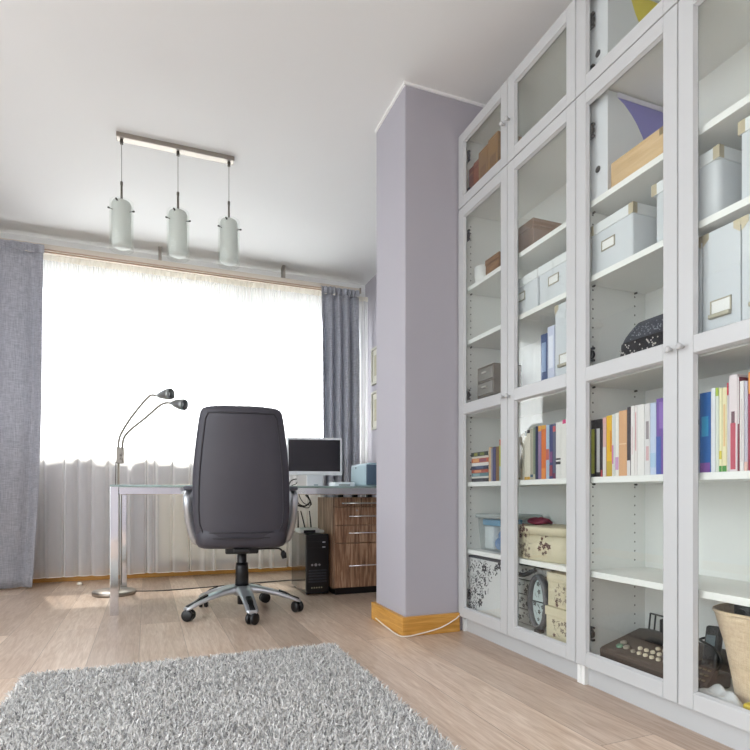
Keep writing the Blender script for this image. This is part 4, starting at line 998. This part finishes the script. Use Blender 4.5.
# petals and sprigs printed on a surface: P(u, v) -> point just off the face
def flower(mb, P, u, v, r, mi, petals=5, rot=0.0):
    for k in range(petals):
        a = rot + 2 * PI * k / petals; cu, cv_ = u + math.cos(a) * r * 0.6, v + math.sin(a) * r * 0.6
        pts = []
        for j in range(8):
            b = 2 * PI * j / 8; lu, lv = 0.46 * r * math.cos(b), 0.30 * r * math.sin(b)
            pts.append(P(cu + lu * math.cos(a) - lv * math.sin(a), cv_ + lu * math.sin(a) + lv * math.cos(a)))
        mb.poly(pts, mi)
def blob(mb, P, u, v, r, mi):
    mb.poly([P(u + r * math.cos(2 * PI * j / 7), v + r * math.sin(2 * PI * j / 7)) for j in range(7)], mi)
def sprig(mb, P, u, v, ang, Ln, w, mi, bend=1.0):
    pts = []; n = 7
    for j in range(n):
        t = j / (n - 1); a = ang + bend * t
        pts.append((u + Ln * t * math.cos(ang + bend * t * 0.5), v + Ln * t * math.sin(ang + bend * t * 0.5), a))
    for j in range(n - 1):
        (u0, v0, a0), (u1, v1, a1) = pts[j], pts[j + 1]
        mb.poly([P(u0 - math.sin(a0) * w, v0 + math.cos(a0) * w), P(u0 + math.sin(a0) * w, v0 - math.cos(a0) * w), P(u1 + math.sin(a1) * w, v1 - math.cos(a1) * w), P(u1 - math.sin(a1) * w, v1 + math.cos(a1) * w)], mi)
INK = mat('1b1b1e', 0.6); MAROON = mat('4f1424', 0.6); FADE = mat('7a6c62', 0.7)
rnd = random.Random(12)
def ok(u, v, used, d):
    for (a, b, e) in used:
        if (a - u) ** 2 + (b - v) ** 2 < (d + e) ** 2: return False
    used.append((u, v, d)); return True
# white box with black blossoms
fb = thing('floral_box', 'white box with black blossom print at the bottom of the first door', 'box', (1.48, 2.15, 0.10))
b = MB().box(1.362, 1.59, 2.022, 2.29, 0.1006, 0.352, 0.003)
P = lambda u, v: (1.3614, 2.290 - u, 0.1006 + v)
used = []
for _ in range(1500):
    u, v = rnd.uniform(0.008, 0.28), rnd.uniform(0.012, 0.24)
    if u > 0.055 + 0.20 * (v / 0.25) ** 1.3 + rnd.uniform(-0.02, 0.03): continue
    k = rnd.random()
    if k < 0.35:
        r_ = rnd.uniform(0.011, 0.022)
        if ok(u, v, used, r_ * 0.85): flower(b, P, u, v, r_, 1, rnd.choice((5, 6)), rnd.uniform(0, 6))
    elif k < 0.7:
        if ok(u, v, used, 0.004): blob(b, P, u, v, rnd.uniform(0.003, 0.006), 1)
    elif ok(u, v, used, 0.006): sprig(b, P, u, v, rnd.uniform(0, 6.28), rnd.uniform(0.018, 0.035), 0.0014, 1, rnd.uniform(-2, 2))
b.build('body', [mat('cfd0cf', 0.6, var=0.01), INK], fb)
MB().box(1.3605, 1.592, 2.020, 2.292, 0.3525, 0.362, 0.002).build('lid', mat('33343a', 0.6), fb)

# translucent tub
tb = thing('plastic_tub', 'translucent lidded plastic tub with blue things inside behind the first door', 'tub', (1.48, 2.14, 0.39))
TUB = glass_mat('tub_plastic', 'f2f5f5', 0.05, 0.7, 0.14, 'd9dfde')
def tub_ring(z, g): return [(1.475 + (0.095 + g) * math.copysign(abs(math.cos(a)) ** 0.3, math.cos(a)), 2.140 + (0.130 + g) * math.copysign(abs(math.sin(a)) ** 0.3, math.sin(a)), z) for a in [2 * PI * k_ / 32 for k_ in range(32)]]
MB().loft([tub_ring(0.391, -0.02), tub_ring(0.394, -0.012), tub_ring(0.540, 0.0)], 0, True).build('body', TUB, tb)
MB().loft([tub_ring(0.5405, 0.008), tub_ring(0.552, 0.010), tub_ring(0.558, 0.006), tub_ring(0.559, -0.01)], 0, True).build('lid', glass_mat('tub_lid', 'dfe6e6', 0.05, 0.7, 0.5, 'c8cfce'), tb)
solo(MB().box(1.40, 1.52, 2.09, 2.235, 0.505, 0.535, 0.006, seg=3), 'folded_cloth', mat('3f8fb8', 0.8), (1.46, 2.16, 0.505), 'bright blue folded cloth on top of things inside the plastic tub', 'cloth')
solo(MB().ellipsoid((1.44, 2.13, 0.425), 0.035, 0.034, 0.032).ellipsoid((1.445, 2.125, 0.462), 0.028, 0.022, 0.028), 'blue_pouch', mat('4f7fb4', 0.7), (1.44, 2.13, 0.395), 'blue rounded pouch at the bottom of the plastic tub', 'pouch')
solo(MB().box(1.41, 1.53, 2.160, 2.235, 0.3965, 0.503, 0.01, seg=3), 'white_packet', mat('dfe4e6', 0.6, var=0.1), (1.47, 2.2, 0.396), 'white packet standing left of the blue pouch in the tub', 'packet')

# cream floral boxes
CREAM = mat('cfc6ab', 0.65, var=0.03)
def creamprint(mb, P, W, H, n, seed, lid=False):
    rr = random.Random(seed); used = []
    for _ in range(n):
        u, v = rr.uniform(0.01, W - 0.01), rr.uniform(0.008, H - 0.008)
        if rr.random() < 0.45:
            r_ = rr.uniform(0.006, 0.011)
            if ok(u, v, used, r_ * 0.9): flower(mb, P, u, v, r_, 2, 5, rr.uniform(0, 6))
        elif ok(u, v, used, 0.005): sprig(mb, P, u, v, rr.uniform(0, 6.3), rr.uniform(0.010, 0.020), 0.0010, 2, rr.uniform(-1, 1))
def cluster(mb, P, u0, v0, s, n, seed):
    rr = random.Random(seed); used = []
    for _ in range(n):
        u, v = u0 + rr.gauss(0, s), v0 + rr.gauss(0, s * 0.8); r_ = rr.uniform(0.007, 0.012)
        if ok(u, v, used, r_ * 0.8): flower(mb, P, u, v, r_, 1, 5, rr.uniform(0, 6))
t = thing('floral_box', 'big cream oval box with maroon blossom print behind the second door', 'box', (1.475, 1.80, 0.39))
cy, hw, cxb, hx_ = 1.805, 0.178, 1.472, 0.108
def oval(z, g, n=64, p=0.62): return [(cxb + (hx_ + g) * math.copysign(abs(math.cos(a)) ** p, math.cos(a)), cy + (hw + g) * math.copysign(abs(math.sin(a)) ** p, math.sin(a)), z) for a in [2 * PI * k_ / n for k_ in range(n)]]
def ovalP(z0, g, p=0.62):
    def f(u, v):
        # u runs along the front from the far end towards the viewer's right
        yy = max(-0.999, min(0.999, (hw - 0.012 - u) / (hw + g)))
        s_ = abs(yy) ** (1 / p); c_ = max(0.0, 1 - s_ * s_) ** 0.5
        return (cxb - (hx_ + g) * c_ ** p - 0.0012, cy + (hw + g) * yy, z0 + v)
    return f
m = MB().loft([oval(0.3906, -0.004), oval(0.394, 0.0), oval(0.49, 0.0)], 0, True)
creamprint(m, ovalP(0.395, 0.0), 0.15, 0.088, 150, 4); cluster(m, ovalP(0.395, 0.0), 0.225, 0.062, 0.02, 26, 5)
m.build('body', [CREAM, MAROON, FADE], t)
m = MB().loft([oval(0.4905, 0.006), oval(0.517, 0.006), oval(0.521, 0.003), oval(0.522, -0.01)], 0, True)
creamprint(m, ovalP(0.4905, 0.006), 0.17, 0.024, 60, 6); cluster(m, ovalP(0.4905, 0.006), 0.115, 0.013, 0.016, 16, 7)
m.build('lid', [CREAM, MAROON, FADE], t)
solo(MB().loft([[(1.47 + (0.05 - q[1]) * math.cos(a), 1.905 + (0.055 - q[1]) * math.sin(a), 0.5275 + q[0] + 0.004 * math.sin(3 * a)) for a in [2 * PI * k_ / 24 for k_ in range(24)]] for q in ((0.0, 0.004), (0.008, 0.0), (0.018, 0.012), (0.022, 0.04))], 0, True), 'maroon_pouch', mat('7a1f3a', 0.7), (1.47, 1.905, 0.5225), 'dark red folded pouch lying on the big cream oval box', 'pouch')
def cream_small(z0, h, label, seed, dx=0.0):
    t = thing('floral_box', label, 'box', (1.45, 1.62, z0), 0, 'small cream boxes stacked at the bottom of the second door')
    x0, x1, y0, y1 = 1.385 + dx, 1.56 + dx, 1.545, 1.755
    P = lambda u, v: (x0 + 0.004 - 0.0008, y1 - 0.004 - u, z0 + 0.001 + v)
    m = MB().box(x0 + 0.004, x1 - 0.004, y0 + 0.004, y1 - 0.004, z0 + 0.0006, z0 + h - 0.02, 0.002)
    creamprint(m, lambda u, v: P(u + 0.03, v + 0.02), 0.13, h - 0.06, 120, seed); cluster(m, P, 0.05, 0.016, 0.006, 6, seed + 1)
    m.build('body', [CREAM, MAROON, FADE], t)
    MB().box(x0, x1, y0, y1, z0 + h - 0.034, z0 + h, 0.003).build('lid', CREAM, t)
cream_small(0.1002, 0.122, 'lower small cream floral box at the bottom of the second door', 40, -0.008)
cream_small(0.2226, 0.128, 'upper small cream floral box stacked behind the second door', 44)
# black and white floral chest of drawers with an oval rimmed tin in front
t = thing('floral_chest', 'black and white floral four drawer chest at the bottom of second door', 'chest', (1.54, 1.93, 0.10))
MB().box(1.437, 1.575, 1.79, 2.005, 0.1006, 0.352, 0.003).build('case', mat('2e2d2d', 0.6), t)
for i in range(4):
    z0 = 0.106 + i * 0.0615; m = MB().box(1.428, 1.56, 1.796, 1.999, z0, z0 + 0.056, 0.002)
    P = lambda u, v, z0=z0: (1.4274, 1.995 - u, z0 + v); used = []
    for _ in range(90):
        u, v = rnd.uniform(0.008, 0.185), rnd.uniform(0.012, 0.044)
        r_ = rnd.uniform(0.006, 0.013)
        if ok(u, v, used, r_ * 0.9):
            if rnd.random() < 0.6: flower(m, P, u, v, r_, 1, 5, rnd.uniform(0, 6))
            elif v > 0.024: sprig(m, P, u, v, rnd.uniform(0, 3.1), 0.02, 0.001, 1, rnd.uniform(-0.2, 0.2))
    m.build('drawer', [mat('c9cac6', 0.6), INK], t)
t = thing('oval_tin', 'pale floral oval tin with a dark grey rim leaning on the floral chest', 'tin', (1.44, 1.84, 0.10))
ov = lambda a, rx, rz: (0, 1.817 + rx * math.cos(a), 0.222 + rz * math.sin(a))
R = MB(); n = 40
rings = []
for a in [2 * PI * k_ / n for k_ in range(n + 1)]:
    c = Vector(ov(a, 0.050, 0.100)) + Vector((1.398, 0, 0)); d_ = Vector((0, math.cos(a), math.sin(a)))
    rings.append([tuple(c + d_ * 0.0105 * math.cos(q_) + Vector((1, 0, 0)) * 0.018 * math.sin(q_)) for q_ in [2 * PI * j / 10 for j in range(10)]])
R.loft(rings, 0, True, False).build('rim', mat('5a5a5e', 0.4), t)
m = MB().loft([[tuple(Vector(ov(a, 0.044, 0.094)) + Vector((xx, 0, 0))) for a in [2 * PI * k_ / n for k_ in range(n)]] for xx in (1.398, 1.412)], 0, False)
P = lambda u, v: (1.3972, 1.817 - u, 0.222 + v); used = []
for _ in range(70):
    a = rnd.uniform(0, 6.28); q_ = rnd.random() ** 0.5 * 0.8; u, v = 0.040 * q_ * math.cos(a), 0.092 * q_ * math.sin(a); r_ = rnd.uniform(0.006, 0.013)
    if abs(v) > 0.008 and ok(u, v, used, r_ * 0.9):
        if rnd.random() < 0.55: flower(m, P, u, v, r_, 1, 5, rnd.uniform(0, 6))
        else: sprig(m, P, u, v, rnd.uniform(0, 6), 0.02, 0.001, 1, rnd.uniform(-1, 1))
m.box(1.3962, 1.3978, 1.775, 1.859, 0.220, 0.224, mi=1)
m.build('face', [mat('b9c6c6', 0.45), INK], t)
MB().box(1.385, 1.412, 1.80, 1.835, 0.1006, 0.112, 0.003).build('foot', mat('4a4744', 0.5), t)
solo(MB().tube(smooth_path([(1.372, 1.945, 0.356), (1.366, 1.93, 0.335), (1.362, 1.90, 0.322), (1.361, 1.86, 0.326), (1.363, 1.82, 0.342), (1.368, 1.80, 0.352)], 6), 0.009, 10), 'dark_strap', mat('2c2b2c', 0.6), (1.363, 1.87, 0.313), 'thick dark looped strap hanging above the oval tin', 'strap')

# dark speckled bag on the middle shelf behind the third door
t = thing('speckled_bag', 'dark grey bag with pale speckles behind the third door above the books', 'bag', (1.46, 1.28, 1.035))
def bagring(z, y0, y1, x0, x1, p=0.4, n=40): return [((x0 + x1) / 2 + (x1 - x0) / 2 * math.copysign(abs(math.cos(a)) ** p, math.cos(a)), (y0 + y1) / 2 + (y1 - y0) / 2 * math.copysign(abs(math.sin(a)) ** p, math.sin(a)), z) for a in [2 * PI * k_ / n for k_ in range(n)]]
lo = MB().loft([bagring(1.0356, 1.188, 1.392, 1.365, 1.585), bagring(1.06, 1.187, 1.397, 1.362, 1.588), bagring(1.124, 1.188, 1.392, 1.366, 1.585)], 0, True)
up = MB().loft([bagring(1.1245, 1.189, 1.390, 1.367, 1.585), bagring(1.145, 1.190, 1.378, 1.372, 1.58), bagring(1.165, 1.191, 1.36, 1.38, 1.57), bagring(1.183, 1.192, 1.345, 1.392, 1.56), bagring(1.188, 1.20, 1.335, 1.405, 1.545)], 0, True)
DOT = mat('c9c4c0', 0.6)
for _ in range(70):
    y_, z_ = rnd.uniform(1.20, 1.37), rnd.uniform(1.045, 1.118)
    lo.ellipsoid((1.3635, y_, z_), 0.0012, 0.0025, 0.0025, 6, 4, 1)
for _ in range(60):
    y_, z_ = rnd.uniform(1.20, 1.335), rnd.uniform(1.130, 1.168)
    xs = np.interp(z_, [1.1245, 1.145, 1.165, 1.183], [1.366, 1.372, 1.38, 1.392]); up.ellipsoid((xs + 0.0005, y_, z_), 0.0012, 0.002, 0.002, 6, 4, 1)
lo.build('lower_panel', [mat('15141a', 0.6), DOT], t); up.build('upper_panel', [mat('3b3e48', 0.7), mat('8f929a', 0.6)], t)

# office machine at the bottom of the third door
t = thing('adding_machine', 'dark brown office machine with round keys at bottom of third door', 'machine', (1.48, 1.29, 0.10))
BR = mat('4b403a', 0.5, var=0.06)
ya, yb = 1.160, 1.452; z0 = 0.1006
pr2 = [(1.362, z0), (1.362, z0 + 0.036), (1.372, z0 + 0.042), (1.50, z0 + 0.078), (1.535, z0 + 0.088), (1.58, z0 + 0.082), (1.595, z0 + 0.07), (1.595, z0)]
MB().prism([(x, ya, z) for x, z in pr2], (0, yb - ya, 0)).build('body', BR, t)
MB().box(1.3605, 1.363, ya + 0.002, yb - 0.002, z0 + 0.002, z0 + 0.026).build('front_lip', mat('2b211d', 0.5), t)
sl = math.atan2(0.046, 0.128)
for i in range(4):
    for j in range(7):
        x = 1.395 + i * 0.026; z = z0 + 0.042 + (x - 1.372) * 0.281; y = 1.345 - j * 0.024 - (0.004 if i % 2 else 0)
        if j < 2 and i > 1: continue
        MB().lathe([(0.0072, 0.0), (0.0072, 0.005), (0.0055, 0.0072), (0.001, 0.0072)], (x, y, z), 12, axis=(-0.27, 0, 0.963)).build('key', mat('cfc6b0' if (i + j) % 5 else '8e867a', 0.4), t)
for q_ in ((1.40, 1.405), (1.425, 1.412), (1.405, 1.38)):
    MB().lathe([(0.011, 0), (0.011, 0.005), (0.008, 0.007), (0.001, 0.007)], (q_[0], q_[1], z0 + 0.042 + (q_[0] - 1.372) * 0.281), 14, axis=(-0.27, 0, 0.963)).build('round_button', mat('5f8a72' if q_[0] < 1.402 else '8a8478', 0.4), t)
MB().prism([(1.47, 1.20, z0 + 0.0690), (1.495, 1.20, z0 + 0.0760), (1.495, 1.20, z0 + 0.081), (1.47, 1.20, z0 + 0.0735)], (0, 0.17, 0)).build('display_slot', BLACK, t)
cg = MB()
for yy in (1.450, 1.428, 1.345): cg.tube([(1.575, yy, z0 + 0.079), (1.582, yy, z0 + 0.135)], 0.003, 6)
cg.tube([(1.582, 1.450, z0 + 0.135), (1.582, 1.30, z0 + 0.135)], 0.003, 6).box(1.565, 1.592, 1.31, 1.40, z0 + 0.079, z0 + 0.128, 0.006)
cg.build('paper_cradle', BLACK, t)

# things at the bottom of the fourth door
t = thing('cordless_phone', 'black cordless phone leaning beside the cream fabric basket', 'phone', (1.47, 1.125, 0.10))
T = Matrix.Translation((1.455, 1.122, 0.1965)) @ Matrix.Rotation(math.radians(18), 4, 'Y') @ Matrix.Rotation(math.radians(-6), 4, 'X')
MB().box(-0.012, 0.012, -0.022, 0.022, -0.058, 0.078, 0.008, M=T, seg=4).build('handset', BLACK, t)
MB().box(-0.0135, -0.0119, -0.014, 0.014, 0.02, 0.05, 0.001, M=T).build('screen', mat('6f7f86', 0.3), t)
for i in range(3):
    for j in range(3): MB().box(-0.014, -0.0115, -0.015 + j * 0.0115, -0.007 + j * 0.0115, -0.045 + i * 0.014, -0.037 + i * 0.014, 0.001, M=T).build('key', mat('3c3c40', 0.4), t)
MB().box(1.43, 1.50, 1.095, 1.152, 0.1006, 0.145, 0.010, seg=4).build('cradle', BLACK, t)
MB().tube(smooth_path([(1.485, 1.15, 0.235), (1.452, 1.157, 0.228), (1.436, 1.11, 0.222), (1.436, 1.082, 0.20), (1.436, 1.084, 0.17), (1.445, 1.11, 0.148)], 6), 0.0035, 8).build('cable', BLACK, t)
kp = MB().prism([(1.385, 1.085, 0.1006), (1.385, 1.085, 0.125), (1.425, 1.085, 0.165), (1.428, 1.085, 0.1006)], (0, 0.07, 0))
t = thing('brown_telephone', 'dark brown keypad telephone base below the black cordless phone', 'telephone', (1.405, 1.12, 0.10))
kp.build('body', mat('3b2620', 0.5), t)
for i in range(3):
    for j in range(4): MB().box(1.3905 + i * 0.012, 1.398 + i * 0.012, 1.095 + j * 0.015, 1.105 + j * 0.015, 0.1325 + i * 0.012, 0.137 + i * 0.012, 0.001).build('key', mat('8a7a68', 0.5), t)
bk = thing('fabric_basket', 'cream fabric basket holding odds and ends at bottom of fourth door', 'basket', (1.48, 0.94, 0.10))
CL = fabric_mat('cream_canvas', 'cbb294', 'decaae', 300, 300)
def kring(z, rx, ry, n=44, w=0.0): return [(1.482 + rx * math.copysign(abs(math.cos(a)) ** 0.7, math.cos(a)), 0.935 + ry * math.copysign(abs(math.sin(a)) ** 0.7, math.sin(a)) , z + w * math.sin(2 * a)) for a in [2 * PI * k_ / n for k_ in range(n)]]
MB().loft([kring(0.1008, 0.07, 0.09), kring(0.108, 0.086, 0.112), kring(0.16, 0.092, 0.119), kring(0.24, 0.10, 0.136), kring(0.32, 0.112, 0.160, w=0.003), kring(0.338, 0.114, 0.166, w=0.003), kring(0.340, 0.108, 0.158, w=0.003), kring(0.31, 0.103, 0.150, w=0.003), kring(0.14, 0.084, 0.11), kring(0.125, 0.02, 0.02)], 0, True).build('bag', CL, bk)
MB().tube([Vector(p) for p in kring(0.338, 0.113, 0.164, w=0.003)] + [Vector(kring(0.338, 0.113, 0.164, w=0.003)[0])], 0.005, 8).build('rim_seam', CL, bk)
MB().tube(smooth_path([(1.50, 1.065, 0.315), (1.51, 1.04, 0.345), (1.50, 0.98, 0.362), (1.50, 0.90, 0.36), (1.50, 0.84, 0.345), (1.50, 0.815, 0.315)], 6), 0.007, 8).build('strap', mat('4a3a30', 0.6), bk)
solo(MB().box(1.432, 1.48, 0.995, 1.045, 0.285, 0.356, 0.008, seg=4).cyl((1.434, 1.02, 0.330), 0.014, 0.012, 18, axis=(-1, 0, 0)).box(1.43, 1.48, 0.98, 1.03, 0.19, 0.287, 0.01), 'black_gadget', BLACK, (1.455, 1.01, 0.19), 'small black gadget poking out of the cream fabric basket', 'gadget')
solo(MB().loft([[(1.445 + 0.05 * s_ * math.cos(a), 0.915 + 0.075 * s_ * math.sin(a), z + 0.008 * math.sin(3 * a + z * 60)) for a in [2 * PI * k_ / 26 for k_ in range(26)]] for z, s_ in ((0.22, 0.6), (0.28, 0.95), (0.315, 0.95), (0.335, 0.7), (0.34, 0.3))], 0, True), 'pale_cloth', mat('b9c6c8', 0.85), (1.445, 0.915, 0.22), 'pale blue-grey bundled cloth inside the cream fabric basket', 'cloth')
# white crumpled bag and yellow item on the shelf in front
V = []; F = []; n = 22; rq = random.Random(3)
for side in (1, 0):
    for i in range(n):
        for j in range(n):
            u, v = i / (n - 1), j / (n - 1); e = math.sin(PI * u) ** 0.6 * math.sin(PI * v) ** 0.6
            zz = 0.1008 + (0.030 * e * (1 + 0.28 * math.sin(9 * u + 4 * v) + 0.22 * math.sin(14 * v - 6 * u)) if side else 0)
            V.append((1.352 + 0.05 * u + 0.006 * math.sin(5 * v), 1.112 - 0.145 * v, zz + (0.0008 if side else 0)))
for s in (0, 1):
    for i in range(n - 1):
        for j in range(n - 1):
            a = s * n * n + i * n + j; F.append((a, a + 1, a + n + 1, a + n))
solo(MB().add(V, F, 0, True), 'crumpled_bag', mat('c4c6c9', 0.6, var=0.08), (1.38, 1.04, 0.1008), 'crumpled white bag on the bottom panel in front of the fabric basket', 'bag')
solo(MB().box(1.352, 1.395, 0.87, 0.962, 0.1006, 0.128, 0.006, seg=3), 'yellow_packet', mat('c9b02a', 0.5), (1.37, 0.915, 0.1006), 'yellow packet in front of the fabric basket near the photo edge', 'packet')

# ------------------------------------------------------------------ light: daylight through the window and from the open rear of the room
GROUND = 0.6
w = bpy.data.worlds.new('sky'); S.world = w; w.use_nodes = True; nt = w.node_tree; nt.nodes.clear()
out = nt.nodes.new('ShaderNodeOutputWorld'); bg = nt.nodes.new('ShaderNodeBackground')
tc = nt.nodes.new('ShaderNodeTexCoord'); sx = nt.nodes.new('ShaderNodeSeparateXYZ'); L(nt, tc.outputs['Generated'], sx.inputs[0])
mr = nt.nodes.new('ShaderNodeMapRange'); mr.inputs['From Min'].default_value = 0.1; mr.inputs['From Max'].default_value = 0.6
mr.inputs['To Min'].default_value = 3.1; mr.inputs['To Max'].default_value = 8.0; mr.interpolation_type = 'SMOOTHSTEP'
L(nt, sx.outputs['Y'], mr.inputs['Value'])
bg.inputs['Color'].default_value = (0.95, 1.0, 1.045, 1)
mz = nt.nodes.new('ShaderNodeMapRange'); mz.inputs['From Min'].default_value = -0.05; mz.inputs['From Max'].default_value = 0.05
mz.inputs['To Min'].default_value = GROUND; mz.inputs['To Max'].default_value = 1.0
L(nt, sx.outputs['Z'], mz.inputs['Value'])
mm = nt.nodes.new('ShaderNodeMath'); mm.operation = 'MULTIPLY'; L(nt, mr.outputs[0], mm.inputs[0]); L(nt, mz.outputs[0], mm.inputs[1])
L(nt, mm.outputs[0], bg.inputs['Strength']); L(nt, bg.outputs[0], out.inputs[0])
sun = bpy.data.lights.new('sun', 'SUN'); sun.energy = 14.0; sun.angle = 0.01; sun.color = (1.0, 0.95, 0.88)
so = bpy.data.objects.new('sun', sun); C.objects.link(so); so.location = (-1, 8, 6)
so.rotation_euler = Vector((0.25 * 0.63, -0.97 * 0.63, -1.0)).to_track_quat('-Z', 'Y').to_euler()

# ------------------------------------------------------------------ camera
cam = bpy.data.cameras.new('camera'); co = bpy.data.objects.new('camera', cam); C.objects.link(co)
cam.sensor_width = 36.0; cam.sensor_fit = 'HORIZONTAL'; cam.lens = 36.0 * 556 / 750; cam.shift_y = 120 / 750; cam.clip_start = 0.02
co.location = (0, 0, 0.645); co.rotation_euler = (PI / 2, 0, -math.radians(21.14))
S.camera = co
S.view_settings.view_transform = 'Standard'; S.view_settings.look = 'None'; S.view_settings.gamma = 1.0; S.view_settings.exposure = 0.05
S.cycles.transparent_max_bounces = 24; S.cycles.max_bounces = 12; S.cycles.diffuse_bounces = 6
S.cycles.use_denoising = True
